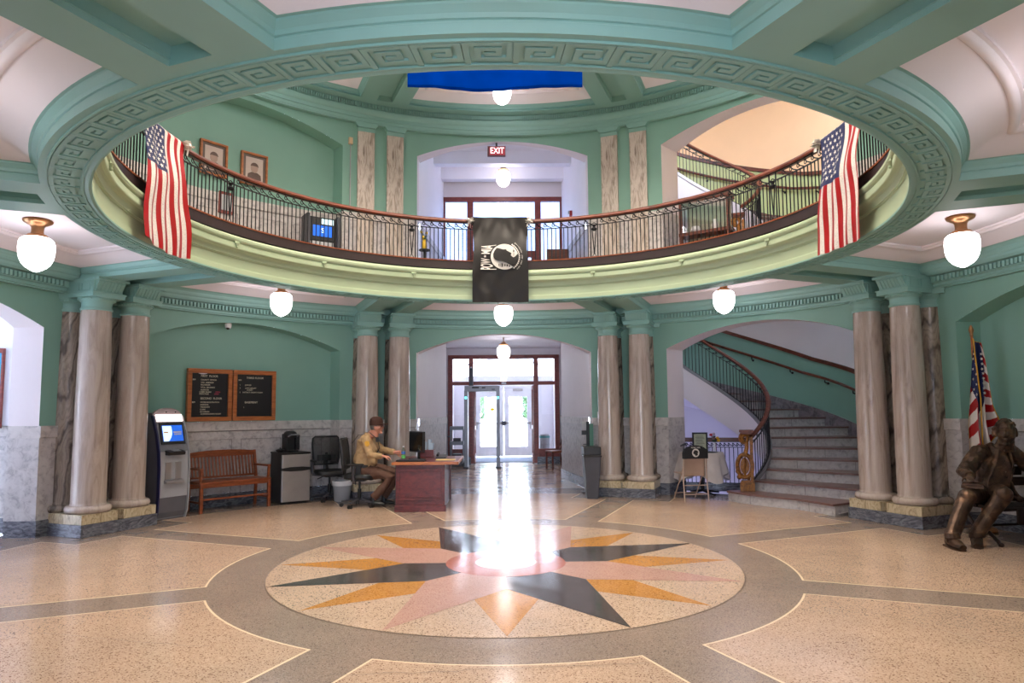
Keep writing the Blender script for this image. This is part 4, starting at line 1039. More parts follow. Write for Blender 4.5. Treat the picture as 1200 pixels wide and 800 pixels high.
# ------------------------------------------------------------------ standing flag on the right
def pole_flag():
    o = thing('standing_flag', 'American flag with gold fringe on a brass-tipped pole behind the bronze statue', 'flag', (5.765, 1.4, 0))
    m = MB(); m.lathe([(.14, 0), (.15, .02), (.13, .05), (.05, .08), (.03, .12)], 24); m.build('base', BRASS, o)
    m = MB(); m.tube([(0, 0, .06), (0, 0, 2.40)], .014, 10); m.build('pole', OAK, o)
    m = MB(); m.lathe([(.012, 2.36), (.02, 2.37), (.016, 2.39), (.022, 2.41), (.03, 2.44), (.022, 2.47), (.008, 2.50)], 14); m.build('finial', BRASS, o)
    nc, nr = 120, 200; z1, z0 = 2.30, .74
    def P(u, k, lift=0):
        w0 = .05+.26*min(1, (k*1.15))**.8; x = -.11*min(1, k*1.5)+w0*u*(1-.1*sin(k*3))-.0
        y = -.035+(.05*k+.02)*sin(u*17+.6)-.03*u-lift
        z = z1-(z1-z0)*k*(1-.06*(u-.3)**2*8*k) - .02*u*(1-k)
        if u > .55: z += .18*(u-.55)*k*2.0
        return Vector((x, y, z))
    m = MB(); m.v = [tuple(P(c/nc, r/nr)) for r in range(nr+1) for c in range(nc+1)]
    for r in range(nr):
        for c in range(nc):
            u = (c+.5)/nc; k = (r+.5)/nr; i = r*(nc+1)+c
            if c < 4 and k > .58 or c >= nc-3 or r >= nr-3 or r == 0: mt = 3
            elif k < .62-.75*abs(u-.42)**1.0*1.0 and u < .9: mt = 2
            elif u < .22: mt = int(k*11+u*6) % 2
            elif u < .45: mt = 0
            elif u < .62: mt = 1
            elif u < .72: mt = 0
            else: mt = int(k*12-u*7+9) % 2
            m.f.append([i, i+1, i+nc+2, i+nc+1]); m.m.append(mt); m.s.append(True)
    m.build('cloth', [RED, WHT, NAVY, GOLD], o, fix=False, angle=180)
    m = MB(); rr = random.Random(4)
    for k in range(13):
        for j in range(2):
            kk = .10+.04*k; u = (.12, .6)[j]+rr.uniform(-.04, .08)
            if kk > .60-.75*abs(u-.42): continue
            p = P(u, kk, .012); star(m, p, Vector((1, 0, 0)), Vector((0, 0, 1)), .022, 0, rr.uniform(-.3, .3))
    m.build('stars', WHT, o)
    m = MB(); m.tube([(.005, -.02, 2.33), (-.02, -.07, 2.1), (.0, -.09, 1.6), (-.01, -.09, 1.1), (0, -.08, .95)], .008, 6); m.ball((0, -.08, .92), (.016, .016, .035), 8, 6)
    m.build('gold_cord', GOLD, o)
pole_flag()

# ------------------------------------------------------------------ human head for remeshing
def head(m, T, s=1, hairy=False):
    o = m.T; m.T = o @ T @ Matrix.Scale(s, 4)
    n, k = 24, 18; loops = []
    for j in range(1, k):
        th = pi*j/k; row = []
        for i in range(n):
            ph = 2*pi*i/n; x = .095*sin(th)*cos(ph); y = .074*sin(th)*sin(ph); z = .118*cos(th)
            if z < 0: q = (-z/.118); y *= 1-.34*q*q; x = x*(1-.12*q*q)+.016*q if x > 0 else x*(1-.45*q)
            row.append((x, y, z))
        loops.append(row)
    m.bridge(loops, 0, True, True); m.add(loops[0], [list(range(n))]); m.add(loops[-1], [list(range(n))])
    m.ball((.06, 0, .035), (.04, .055, .016), 12, 8)                    # brow
    m.tube([(.082, 0, .03), (.108, 0, -.012), (.113, 0, -.022), (.09, 0, -.03)], [(.009, .01), (.014, .012), (.016, .012), (.012, .008)], 8)   # nose
    m.ball((.083, 0, -.058), (.018, .026, .007), 10, 6); m.ball((.082, 0, -.068), (.016, .022, .007), 10, 6)   # lips
    m.ball((.074, 0, -.098), (.024, .026, .018), 10, 8)                 # chin
    for q in (-1, 1):
        m.ball((.055, q*.043, -.02), (.032, .024, .022), 10, 8)          # cheek
        m.ball((.074, q*.031, .012), (.012, .014, .009), 8, 6)         # eye
        m.ball((-.005, q*.078, -.01), (.018, .009, .032), 10, 8)         # ear
    m.tube([(-.02, 0, -.06), (-.03, 0, -.17)], [.055, .058], 12)
    m.T = o
def hand(m, wrist, direc, up, s=1, curl_=.5, side=1):   # palm with five fingers; direc = pointing, up = back of the hand
    d = Vector(direc).normalized(); u = Vector(up); u = (u-d*u.dot(d)).normalized(); w = d.cross(u)*side; p = Vector(wrist)
    m.tube([p, p+d*.05*s, p+d*.09*s], [(.026*s, .018*s), (.040*s, .016*s), (.038*s, .013*s)], 10, up=u)
    for i, (off, ln) in enumerate(((.030, .066), (.010, .075), (-.010, .070), (-.029, .055))):
        b = p+d*.085*s+w*off*s; c1 = b+(d*cos(curl_*.6)-u*sin(curl_*.6))*ln*.45*s; c2 = c1+(d*cos(curl_*1.5)-u*sin(curl_*1.5))*ln*.32*s; c3 = c2+(d*cos(curl_*2.2)-u*sin(curl_*2.2))*ln*.25*s
        m.tube([b-d*.01, c1, c2, c3], [.0095*s, .0088*s, .008*s, .0065*s], 8)
    b = p+d*.03*s+w*.032*s; m.tube([b, b+(d*.6+w*.6-u*.2)*.045*s, b+(d*.95+w*.5-u*.5)*.078*s], [.013*s, .011*s, .008*s], 8)
SKIN = plain('skin', (206, 140, 116), .5, var=.05); SHIRT = plain('tan_uniform_shirt', (178, 146, 106), .8, var=.08, scale=14); TROU = plain('brown_uniform_trousers', (92, 62, 48), .8); CAPM = plain('brown_cap', (70, 40, 30), .8)
PATCH = plain('gold_patch', (214, 160, 50), .6); HAIRG = plain('grey_hair', (120, 112, 104), .8)

def guard():
    o = thing('person', 'guard in tan shirt and brown cap seated at the desk, hand on a bottle', 'person', (-2.2, 4.1, 0))
    O = Vector((-2.2, 4.1, 0)); V = lambda *p: Vector(p)-O
    H = V(-2.04, 4.08, 1.255)
    # joints
    hip = V(-2.26, 4.1, .575); chest = V(-2.22, 4.1, .97); neck = V(-2.14, 4.1, 1.12)
    sR = V(-2.18, 3.92, 1.07); eR = V(-2.10, 3.84, .82); wR = V(-1.90, 3.88, .80)      # near arm (toward the camera), elbow on lap
    sL = V(-2.18, 4.28, 1.07); eL = V(-1.98, 4.28, .88); wL = V(-1.74, 4.07, .845)
    kR = V(-1.79, 3.98, .465); aR = V(-2.06, 3.98, .12); kL = V(-1.72, 4.2, .52); aL = V(-1.93, 4.2, .11)
    b = MB()
    b.tube([hip, (hip+chest)/2, chest, neck+Vector((-.02, 0, .0))], [(.12, .15), (.14, .15), (.15, .11), (.06, .06)], 16, up=(1, 0, 0))
    head(b, Matrix.Translation(H) @ Matrix.Rotation(-.10, 4, 'Z'), 1.0)
    b.tube([neck+Vector((-.02, 0, -.03)), H+Vector((-.03, 0, -.06))], [.062, .056], 12)
    for s_, e_, w_ in ((sR, eR, wR), (sL, eL, wL)): b.tube([s_, e_, w_], [.052, .042, .028], 12)
    hand(b, wR, (1, .25, -.15), (0, -.2, 1), 1, .7, 1); hand(b, wL, (1, -.15, 0), (0, .9, .5), 1, 1.0, -1)
    for k_, a_, hy in ((kR, aR, -.09), (kL, aL, .09)): b.tube([hip+Vector((.02, hy, -.02)), k_, a_], [.085, .058, .04], 12)
    body = remeshed(b, 'body', SKIN, o, .0075, 3)
    c = MB()   # shirt
    c.tube([hip+Vector((0, 0, .0)), hip+Vector((.045, 0, .14)), chest+Vector((.03, 0, -.08)), chest+Vector((0, 0, .06)), neck+Vector((-.03, 0, -.01))], [(.165, .15), (.185, .19), (.19, .165), (.17, .125), (.075, .07)], 20, up=(1, 0, 0))
    c.tube([chest+Vector((0, -.16, .10)), sR, eR, wR+(eR-wR)*.05], [.07, .073, .060, .045], 14); c.tube([chest+Vector((0, .16, .10)), sL, eL, wL+(eL-wL)*.05], [.07, .073, .058, .042], 14)
    c.tube([neck+Vector((-.02, 0, -.02)), neck+Vector((-.015, 0, .035))], [.078, .072], 16)
    remeshed(c, 'shirt', SHIRT, o, .010, 2, .034, .07)
    c = MB()
    for k_, a_, hy in ((kR, aR, -.09), (kL, aL, .09)):
        c.tube([hip+Vector((-.02, hy, -.02)), (hip+k_)/2+Vector((.02, hy*.5, .01)), k_, (k_+a_)/2, a_+Vector((0, 0, .03))], [.115, .10, .082, .07, .062], 16)
    c.tube([hip+Vector((0, 0, -.08)), hip+Vector((.02, 0, .08))], [(.16, .15), (.175, .165)], 20, up=(1, 0, 0))
    remeshed(c, 'trousers', TROU, o, .010, 2, .028, .08)
    c = MB(); c.tube([hip+Vector((.015, 0, .045)), hip+Vector((.022, 0, .095))], [(.188, .178), (.19, .18)], 24, up=(1, 0, 0)); c.box(*[x for x in (hip.x-.06, hip.x+.02)], hip.y-.24, hip.y-.17, hip.z-.08, hip.z+.10); c.build('belt', BLACK, o)
    c = MB()
    for a_ in (aR, aL): c.tube([a_+Vector((-.08, 0, -.065)), a_+Vector((0, 0, -.05)), a_+Vector((.10, 0, -.062)), a_+Vector((.17, 0, -.072))], [(.035, .028), (.042, .04), (.046, .032), (.03, .02)], 12, up=(0, 0, 1))
    for a_ in (aR, aL): c.tube([a_+Vector((0, 0, -.05)), a_+Vector((0, 0, .06))], [.045, .045], 12)
    c.build('shoes', BLACK, o)
    c = MB(); c.T = Matrix.Translation(H) @ Matrix.Rotation(-.10, 4, 'Z')
    c.lathe([(.104, .020), (.108, .05), (.106, .09), (.092, .13), (.058, .155), (.0, .162)], 24, (-.004, 0, 0)); c.ball((-.004, 0, .152), .009, 8, 6)
    c.prism([(.06, -.08), (.10, -.078), (.16, -.058), (.19, 0), (.16, .058), (.10, .078), (.06, .08)], .034, .046)
    c.build('cap', CAPM, o)
    c = MB(); c.T = Matrix.Translation(H) @ Matrix.Rotation(-.10, 4, 'Z'); c.lathe([(.066, -.05), (.080, -.01), (.088, .03)], 20, (-.020, 0, 0), cap=False); hh = c.build('hair', HAIRG, o)
    c = MB(); c.T = Matrix.Translation(H) @ Matrix.Rotation(-.10, 4, 'Z')
    for q in (-1, 1):
        c.tube([(.098+.0*i, q*.034+.021*cos(i*.7854), .010+.015*sin(i*.7854)) for i in range(9)], .0025, 5); c.tube([(.096, q*.054, .012), (.0, q*.08, .012)], .0022, 5)
    c.tube([(.104, -.014, .012), (.104, .014, .012)], .002, 5); c.build('glasses', BLACK, o)
    c = MB(); p = sR*.55+eR*.45; c.T = Matrix.Translation(p+Vector((.01, -.068, .04))) @ Matrix.Rotation(-.18, 4, 'Y')
    c.prismy([(-.035, .03), (0, .045), (.035, .03), (.035, -.02), (0, -.05), (-.035, -.02)], -.006, .004); c.build('shoulder_patch', PATCH, o)
    c = MB(); c.tube([V(-2.13, 3.96, 1.17), V(-2.0, 3.95, 1.06), V(-1.97, 3.98, .92), V(-2.02, 4.0, .84)], .007, 6); c.box(*(lambda p: (p.x-.02, p.x+.03, p.y-.03, p.y+.02, p.z-.03, p.z+.04))(V(-2.0, 3.95, 1.05))); c.build('radio_microphone', BLACK, o)
    c = MB(); c.tube([V(-2.2, 3.99, 1.13), V(-2.30, 3.96, 1.13), V(-2.40, 3.98, 1.0)], .006, 6); c.build('radio_cord', BLACK, o)
guard()
# ------------------------------------------------------------------ guard desk and what stands on it
t = thing('desk', 'mahogany desk with oak edged top where the guard sits', 'desk', (-1.26, 4.1, 0))
m = MB(); m.box(-.42, .55, -.68, .70, .705, .735); m.build('desktop', DARKRED, t, .004)
m = MB(); m.box(-.43, .56, -.69, -.66, .695, .738); m.box(.545, .57, -.69, .71, .695, .738); m.build('edge_strip', OAK, t, .004)
m = MB(); m.box(-.37, .36, -.64, -.60, .10, .70)
for q in ((-.33, .32, .60, .64), (-.33, .32, .17, .20)): m.box(q[0], q[1], -.655, -.64, q[2], q[3])
for q in (-.33, .30): m.box(q, q+.02, -.655, -.64, .20, .60)
m.box(-.24, .24, -.652, -.64, .215, .228); m.build('end_panel', DARKRED, t, .004)
m = MB(); m.box(-.385, .38, -.66, -.58, 0, .10); m.build('base_plinth', DARKRED, t, .006)
m = MB(); m.box(.30, .34, -.60, .66, .02, .70); m.box(-.36, .36, .60, .64, .02, .70); m.build('modesty_panel', DARKRED, t)
m = MB(); m.box(-.38, -.34, -.62, -.57, 0, .70); m.build('leg', BLACK, t)
t = thing('computer_monitor', 'flat black computer monitor on the desk turned towards the guard', 'monitor', (-1.38, 3.98, .736), RD(-56))
m = MB(); m.box(-.24, .24, -.02, .02, .115, .44); m.build('bezel', BLACK, t, .006)
m = MB(); m.box(-.222, .222, -.024, -.019, .135, .425); m.build('screen', plain('dark_screen', (12, 13, 16), .15), t)
m = MB(); m.box(-.12, .12, -.09, .09, 0, .014); m.box(-.03, .03, .02, .045, .01, .26); m.build('stand', BLACK, t, .004)
tag(bpy.data.objects['bezel'], None, None)
t = thing('keyboard', 'black keyboard on the near edge of the desk', 'keyboard', (-1.42, 3.60, .736), RD(-8))
m = MB(); m.box(-.22, .22, -.07, .07, 0, .02); m.build('body', BLACK, t, .004)
m = MB()
for i in range(15):
    for j in range(5): m.box(-.21+i*.028, -.21+i*.028+.022, -.06+j*.025, -.06+j*.025+.019, .02, .026)
k_ = m.build('keys', CHARC, t); k_['kind'] = 'stuff'
t = thing('water_bottle', 'clear water bottle with green and blue label by the hand of the guard', 'bottle', (-1.60, 4.02, .736))
m = MB(); m.lathe([(.028, 0), (.032, .01), (.032, .12), (.028, .15), (.013, .18), (.012, .195)], 16); m.build('bottle_body', glassy('bottle_plastic', (.85, .95, .92, 1), .2, .1), t)
m = MB(); m.lathe([(.033, .02), (.033, .07)], 16); m.build('green_label', plain('green_label', (90, 180, 90), .5), t)
m = MB(); m.lathe([(.033, .085), (.033, .125)], 16); m.build('blue_label', plain('blue_label', (60, 110, 190), .5), t)
m = MB(); m.lathe([(.014, .192), (.014, .212)], 12); m.build('cap', WHITE, t)
t = thing('desk_organizer', 'brown wooden box of clear cups at the back of the desk', 'box', (-1.30, 4.60, .735))
m = MB(); m.box(-.13, .13, -.10, .10, 0, .12); m.build('box', DARKRED, t, .004)
for i, (x, h) in enumerate(((-.08, .16), (-.02, .13), (.05, .17), (.09, .11))):
    m = MB(); m.lathe([(.026, .12), (.034, .12+h)], 12, (x, 0, 0)); m.build('clear_cup', plain('pale_plastic_%d' % i, (176, 196, 214), .3), t)
t = thing('telephone', 'small dark telephone behind the monitor on the desk', 'telephone', (-1.02, 4.2, .735)); 
m = MB(); m.prismx([(-.09, 0), (.09, 0), (.09, .06), (-.09, .03)], -.08, .08); m.build('base', CHARC, t, .004)
m = MB(); m.tube([(-.05, -.08, .055), (-.05, 0, .08), (-.05, .08, .075)], [.022, .014, .022], 8); m.build('handset', BLACK, t)
m = MB(); m.box(-.15, .15, -.11, .11, 0, .006); tag(m.build('paper_folder', plain('yellow_paper', (214, 190, 130), .7)), 'cream papers lying on the right of the desktop', 'papers'); bpy.data.objects['paper_folder'].location = (-.92, 3.86, .736)

# ------------------------------------------------------------------ office chairs
def office_chair(label, loc, rz, mesh_back):
    t = thing('office_chair', label, 'chair', loc, rz, 'black swivel office chairs')
    # chair faces -y in its own frame
    for i in range(5):
        a = RD(90+72*i); m = MB(); d = Vector((cos(a), sin(a), 0))
        m.tube([d*.04+Vector((0, 0, .12)), d*.28+Vector((0, 0, .085))], [(.026, .02), (.018, .014)], 8); l = m.build('base_leg', CHARC, t)
        m = MB(); c = d*.28
        for q in (-1, 1): n = Vector((-d.y, d.x, 0)); m.tube([c+n*q*.012+Vector((0, 0, .03)), c+n*q*.03+Vector((0, 0, .03))], .03, 12)
        m.build('caster', BLACK, l)
    m = MB(); m.tube([(0, 0, .1), (0, 0, .28)], .03, 12); m.tube([(0, 0, .25), (0, 0, .42)], .018, 12); m.box(-.09, .09, -.10, .12, .40, .44)
    m.tube([(.08, -.02, .41), (.22, -.05, .38)], .008, 6); m.tube([(-.08, .05, .41), (-.20, .02, .37)], .008, 6); m.build('gas_column', BLACK, t)
    m = MB(); n = 8
    sec = []
    for zz, k in ((.44, .90), (.455, 1), (.50, 1), (.52, .93)):
        sec.append([(k*.25*(abs(cos(a))**.6)*(1 if cos(a) > 0 else -1), -.01+k*.245*(abs(sin(a))**.6)*(1 if sin(a) > 0 else -1), zz-(.02 if sin(a) < -.7 else 0)) for a in [2*pi*i/28 for i in range(28)]])
    m.bridge(sec, 0, True, True); m.add(sec[0], [list(range(28))]); m.add(sec[-1], [list(range(28))]); m.build('seat', BLACK, t, angle=60)
    W = .235; H0, H1 = .60, 1.07
    def bk(x, z): return .235+.05*((z-.6)/.45)-.05*(1-(x/W)**2)*.8-.03*sin((z-.55)*5)
    out = [(-W*.86, H0), (-W*.95, H0+.1), (-W, H1-.12), (-W*.95, H1-.03), (-W*.8, H1), (W*.8, H1), (W*.95, H1-.03), (W, H1-.12), (W*.95, H0+.1), (W*.86, H0)]
    m = MB(); pp = [(x, bk(x, z), z) for x, z in out]; m.tube(pp+[pp[0], pp[1]], [(.02, .016)]*12, 8, cap=False); m.build('back_frame', BLACK, t)
    m = MB(); g = 10; vs = []
    for j in range(g+1):
        z = H0+(H1-H0)*j/g
        for i in range(g+1): x = -W*.95+W*1.9*i/g; vs.append((x*(.93 if j in (0,) else 1)*(.86 if j == g else 1), bk(x, z), z))
    m.v = vs
    for j in range(g):
        for i in range(g): q = j*(g+1)+i; m.f.append([q, q+1, q+g+2, q+g+1]); m.m.append(0); m.s.append(True)
    o = m.build('backrest', mesh_back, t, fix=False); 
    m = MB(); m.tube([(0, .10, .43), (0, .24, .47), (0, .27, .60), (0, bk(0, .8)+.02, .80)], [(.04, .015), (.05, .015), (.04, .014), (.02, .01)], 8)
    m.box(-.16, .16, bk(0, .68)+.005, bk(0, .68)+.03, .66, .76); m.build('back_support', BLACK, t)
    for q in (-1, 1):
        m = MB(); m.tube([(q*.14, .04, .44), (q*.27, .04, .45), (q*.285, .04, .52), (q*.285, .03, .66)], [(.02, .028)]*4, 8); a_ = m.build('arm_support', CHARC, t)
        m = MB(); m.box(*sorted((q*.25, q*.32)), -.12, .13, .66, .69); m.build('arm_pad', BLACK, a_, .012)
    return t
SHEER = glassy('see_through_mesh', (.30, .29, .29, 1), .04, .5)
office_chair('empty black mesh office chair beside the small fridge', (-2.97, 4.86, 0), RD(30), SHEER)
office_chair('black office chair with arms that the guard sits on', (-2.30, 4.08, 0), RD(90), MESHB)
t = thing('waste_bin', 'white waste bin with a liner behind the chair of the guard', 'waste bin', (-2.74, 4.80, 0))
m = MB(); m.lathe([(.12, 0), (.13, .01), (.16, .33), (.15, .33), (.125, .03)], 4+16, cap=True); m.build('bin', PALEM, t)
m = MB(); m.lathe([(.163, .26), (.17, .33), (.155, .34), (.15, .30)], 20, cap=False); m.build('liner', WHITE, t)

# ------------------------------------------------------------------ mini fridge, coffee maker
t = thing('mini_fridge', 'small black fridge with steel door under the coffee maker', 'fridge', pol(-37.4, 5.66), RD(37.4)+.0)
m = MB(); m.box(-.24, .24, .02, .50, .03, .83); m.box(-.22, .22, .05, .48, 0, .03); m.build('cabinet', BLACK, t, .006)
m = MB(); m.box(-.235, .235, -.03, .018, .585, .80); m.build('freezer_door', STEEL, t, .008)
m = MB(); m.box(-.235, .235, -.03, .018, .04, .545); m.build('fridge_door', STEEL, t, .008)
m = MB(); m.prismy([(-.235, .545), (-.1, .53), (.1, .53), (.235, .545), (.235, .585), (.1, .60), (-.1, .60), (-.235, .585)], -.04, .015); m.build('door_grip', BLACK, t)
m = MB(); m.box(-.245, .245, -.03, .51, .805, .835); m.build('top_panel', BLACK, t, .004)
t = thing('coffee_maker', 'black single-cup coffee maker on the small fridge', 'coffee maker', pol(-37.6, 5.85, .836), RD(37.4)+.2)
m = MB(); m.box(-.085, .085, -.02, .14, 0, .30); m.lathe([(.105, .235), (.11, .26), (.108, .30), (.09, .33), (.05, .345)], 20, (0, .02, 0)); m.box(-.08, .08, -.12, 0, 0, .03); m.build('body', BLACK, t, .012)
m = MB(); m.box(.055, .13, -.06, .12, .03, .28); m.build('water_tank', glassy('smoky_plastic', (.25, .25, .3, 1), .15, .1), t)
m = MB(); m.tube([(-.085, -.06, .255), (-.07, -.12, .285), (.07, -.12, .285), (.085, -.06, .255)], .012, 8); m.build('handle', GREYM, t)
t = thing('sugar_dish', 'small black dish on the fridge left of the coffee maker', 'dish', pol(-39.5, 5.80, .836))
m = MB(); m.lathe([(.04, 0), (.065, .02), (.07, .04), (.05, .055), (.02, .065)], 18); m.build('bowl', BLACK, t)
m = MB(); m.ball((0, 0, .07), .012, 8, 6); m.build('knob', BLACK, t)

# ------------------------------------------------------------------ wooden bench
t = thing('wooden_bench', 'oak bench with slatted back under the directory boards', 'bench', (-4.14, 3.845, 0), RD(47.3))
W = .57
m = MB(); m.box(-W, W, -.0, .46, .42, .455); m.build('seat', TEAK, t, .008)
m = MB(); m.box(-W+.03, W-.03, .01, .03, .37, .42); m.box(-W+.03, W-.03, .42, .44, .33, .42); m.build('apron', TEAK, t, .003)
m = MB(); m.bar((-W+.04, .02, .20), (W-.04, .02, .20), .02, .025); m.build('stretcher', TEAK, t)
for s in (-1, 1):
    m = MB(); m.bar((s*(W-.03), .02, 0), (s*(W-.03), .02, .42), .045, .045); m.build('leg', TEAK, t, .003)
    m = MB(); m.bar((s*(W-.03), .47, 0), (s*(W-.03), .44, .42), .04, .045); m.bar((s*(W-.03), .44, .42), (s*(W-.03), .53, .88), .04, .04); m.build('back_post', TEAK, t, .003)
    m = MB(); m.box(*sorted((s*(W-.06), s*W)), 0.02, .49, .63, .66); m.bar((s*(W-.03), .05, .45), (s*(W-.03), .03, .64), .035, .035); m.build('armrest', TEAK, t, .004)
    m = MB(); m.bar((s*(W-.03), .03, .15), (s*(W-.03), .45, .15), .02, .025); m.build('side_stretcher', TEAK, t)
m = MB(); n = 16
top = [(-W+.02+2*(W-.02)*i/n, .79+0*.0, .905-.035*abs(2*i/n-1)**2.2) for i in range(n+1)]
m.prismy([(p[0], .80) for p in top]+[(p[0], p[2]) for p in reversed(top)], .505, .53); m.build('top_rail', TEAK, t, .003)
m = MB(); m.box(-W+.04, W-.04, .445, .47, .475, .505); m.build('lower_rail', TEAK, t)
for i in range(19):
    x = -W+.08+i*(2*W-.16)/18; m = MB(); m.bar((x, .455, .50), (x, .520, .80), .022, .012); m.build('slat', TEAK, t)

# ------------------------------------------------------------------ cash machine
t = thing('cash_machine', 'grey cash machine with blue screen beside the left columns', 'cash machine', (-4.74, 3.02, 0), RD(62.5))
D = .52
prof = [(.04, 0), (0, .10), (-.02, .35), (-.02, .72), (.0, .95), (.06, 1.2), (.12, 1.36), (.16, 1.46)]
m = MB(); side = prof+[(.2, 1.5), (.34, 1.5), (.46, 1.36), (D, 1.0), (D, 0)]
m.prismx(side, -.225, .225); m.build('cabinet', plain('atm_grey', (104, 104, 112), .45), t)
for s in (-1, 1):
    m = MB(); x0, x1 = sorted((s*.226, s*.246)); off = [(y-.03, z) for y, z in prof]; inn = [(y+.02, z) for y, z in reversed(prof)]
    m.prismx(off+inn, x0, x1); m.build('side_trim', plain('navy_trim', (28, 34, 84), .3) if s < 0 else PALEM, t)
m = MB()
m.prismx([(.04, 0.01), (0, .10), (-.005, .30), (.03, .30), (.03, .01)], -.225, .225); m.build('kick_panel', GREYM, t)
m = MB(); m.prismx([(-.03, .31), (-.032, .72), (-.012, .95), (.03, .95), (.03, .31)], -.223, .223); m.build('front_door', PALEM, t, .004)
def face(y0, z0, y1, z1, x0, x1, d, mat, name, par):   # sloped slab on the fascia
    m = MB(); dy, dz = y1-y0, z1-z0; l = sqrt(dy*dy+dz*dz); ny, nz = -dz/l*d, dy/l*d
    m.prismx([(y0, z0), (y1, z1), (y1+ny, z1+nz), (y0+ny, z0+nz)], x0, x1); return m.build(name, mat, par)
face(-.002, .96, .10, 1.36, -.22, .22, .012, plain('atm_face', (120, 122, 130), .4), 'fascia', t)
b = face(.012, 1.05, .09, 1.355, -.19, .19, .02, BLACK, 'screen_bezel', t)
SCR = plain('screen_blue', (20, 90, 200), .3, emit=1.0); SCW = plain('screen_pale', (205, 235, 245), .3, emit=1.0)
face(.022, 1.09, .078, 1.315, -.16, .16, .026, SCR, 'screen', t)
m = MB(); N = 12; pts_ = [(-.158, 1.31)]+[(-.02-.03*sin(pi*i/N)*0+.012*sin(pi*i/N)-.06*(i/N)**3, 1.31-.215*i/N) for i in range(N+1)]+[(-.158, 1.095)]
m.add([(x, .022+(z-1.09)*.249-.0285, z+.002) for x, z in pts_], [list(range(len(pts_)))]); m.build('screen_panel', SCW, t)
Ts = lambda x, z, d=.031: Matrix.Translation((x, .022+(z-1.09)*.249-d, z)) @ Matrix.Rotation(RD(90-14), 4, 'X')
face(.022+.12*.249, 1.208, .022+.135*.249, 1.223, -.145, -.075, .033, plain('orange_print', (230, 140, 40), .5), 'orange_bar', t)
face(.022+.118*.249, 1.205, .022+.137*.249, 1.227, .01, .135, .033, WHITE, 'white_bar', t); face(.022+.09*.249, 1.178, .022+.105*.249, 1.195, .02, .13, .033, WHITE, 'white_bar', t)
face(.105, 1.375, .145, 1.47, -.205, .205, .02, plain('lit_sign', (255, 236, 226), .4, emit=2.2), 'lit_sign', t)
m = MB(); m.box(-.15, -.10, .090, .098, 1.405, 1.415); m.build('red_mark', plain('red_print', (200, 40, 40), .5), t)
m = MB(); N = 14; m.prismy([(.225*cos(pi*i/N), 1.46+.11*sin(pi*i/N)) for i in range(N+1)], .16, .20); m.build('crown', plain('mauve_grey', (160, 146, 150), .45), t)
m = MB()
for x in (-.02, .13): m.ball((x, .157, 1.51), .010, 8, 6)
m.build('crown_rivet', BLACK, t)
m = MB(); m.prismx([(-.10, .90), (-.11, .945), (.0, .975), (.0, .90)], -.14, .12); m.build('keypad_shelf', BLACK, t, .004)
m = MB()
for i in range(4):
    for j in range(3): m.box(-.06+i*.03, -.06+i*.03+.022, -.10+j*.026, -.10+j*.026+.018, .955+j*.006, .962+j*.006)
k_ = m.build('keys', PALEM, t)
for x in (-.10, .06):
    m = MB(); m.box(x-.045, x+.045, -.045, -.02, .56, .80); m.build('slot_recess', STEEL, t, .006)
m = MB(); m.prismx([(-.09, .50), (-.085, .535), (-.02, .56), (-.02, .50)], -.16, .13); m.build('cash_tray', STEEL, t, .004)

# ------------------------------------------------------------------ directory boards, camera, small wall items
def board(a, label, lines, door=True):
    t = thing('directory_board', label, 'directory board', pol(a, 6.20, 1.36), -RD(a), 'black letter boards in oak frames')
    W, H = .36, .83
    m = MB(); m.box(-W+.04, W-.04, -.02, .02, .04, H-.04); m.build('felt_panel', plain('black_felt', (20, 20, 26), .4, var=0), t)
    m = MB()
    for q in ((-W, W, H-.07, H), (-W, W, 0, .07)): m.box(q[0], q[1], -.05, .02, q[2], q[3])
    for s in (-1, 1): m.box(*sorted((s*W, s*(W-.065))), -.05, .02, .07, H-.07)
    m.build('frame', OAK, t, .006)
    for (txt, x, z, s_, mt) in lines:
        text(txt, s_, Matrix.Translation((x, -.024, z)) @ UPX, mt, t, 'lettering', .001, 'LEFT')
    return t
CR = plain('cream_letters', (232, 222, 200), .5, var=0); PKL = plain('pink_letters', (214, 70, 100), .5, var=0)
l1 = [('FIRST  FLOOR', -.15, .715, .045, CR), ('COUNTY  OFFICES', -.15, .655, .03, CR), ('TAX  ASSESSOR', -.15, .612, .03, CR), ('RECORDER', -.15, .575, .03, CR), ('VITAL  RECORDS', -.15, .535, .03, CR), ('AUDITOR', -.15, .495, .03, CR),
      ('LOBBY ROOM', -.17, .462, .03, CR), ('OPEN', .09, .462, .03, PKL), ('MAIN DESK', -.17, .432, .03, CR), ('OPEN', .07, .432, .03, PKL), ('SECOND  FLOOR', -.15, .36, .045, CR), ('VOTER REGISTRATION', -.15, .30, .03, CR), ('ASSESSOR', -.15, .262, .03, CR), ('TREASURER', -.15, .225, .03, CR), ('CLERK', -.15, .187, .03, CR), ('RECORDER', -.15, .15, .03, CR), ('COMMISSIONERS ROOM', -.14, .115, .03, CR), ('RM', -.28, .655, .035, CR), ('RM', -.28, .30, .035, CR)]
l2 = [('THIRD FLOOR', -.14, .705, .045, CR), ('RM', -.27, .665, .035, CR), ('JUDGES', -.16, .585, .03, CR), ('1', -.25, .585, .03, CR), ('LAW LIBRARY', -.16, .535, .03, CR), ('2', -.25, .535, .03, CR), ('COURT', -.13, .505, .03, CR), ('3', -.25, .465, .03, CR), ('DISTRICT COURT ROOM', -.20, .465, .03, CR), ('BASEMENT', -.16, .30, .045, CR), ('1', -.18, .22, .03, CR)]
b1 = board(-49.25, 'left black directory board in oak frame listing first and second floor', l1)
board(-42.4, 'right black directory board in oak frame listing third floor and basement', l2)
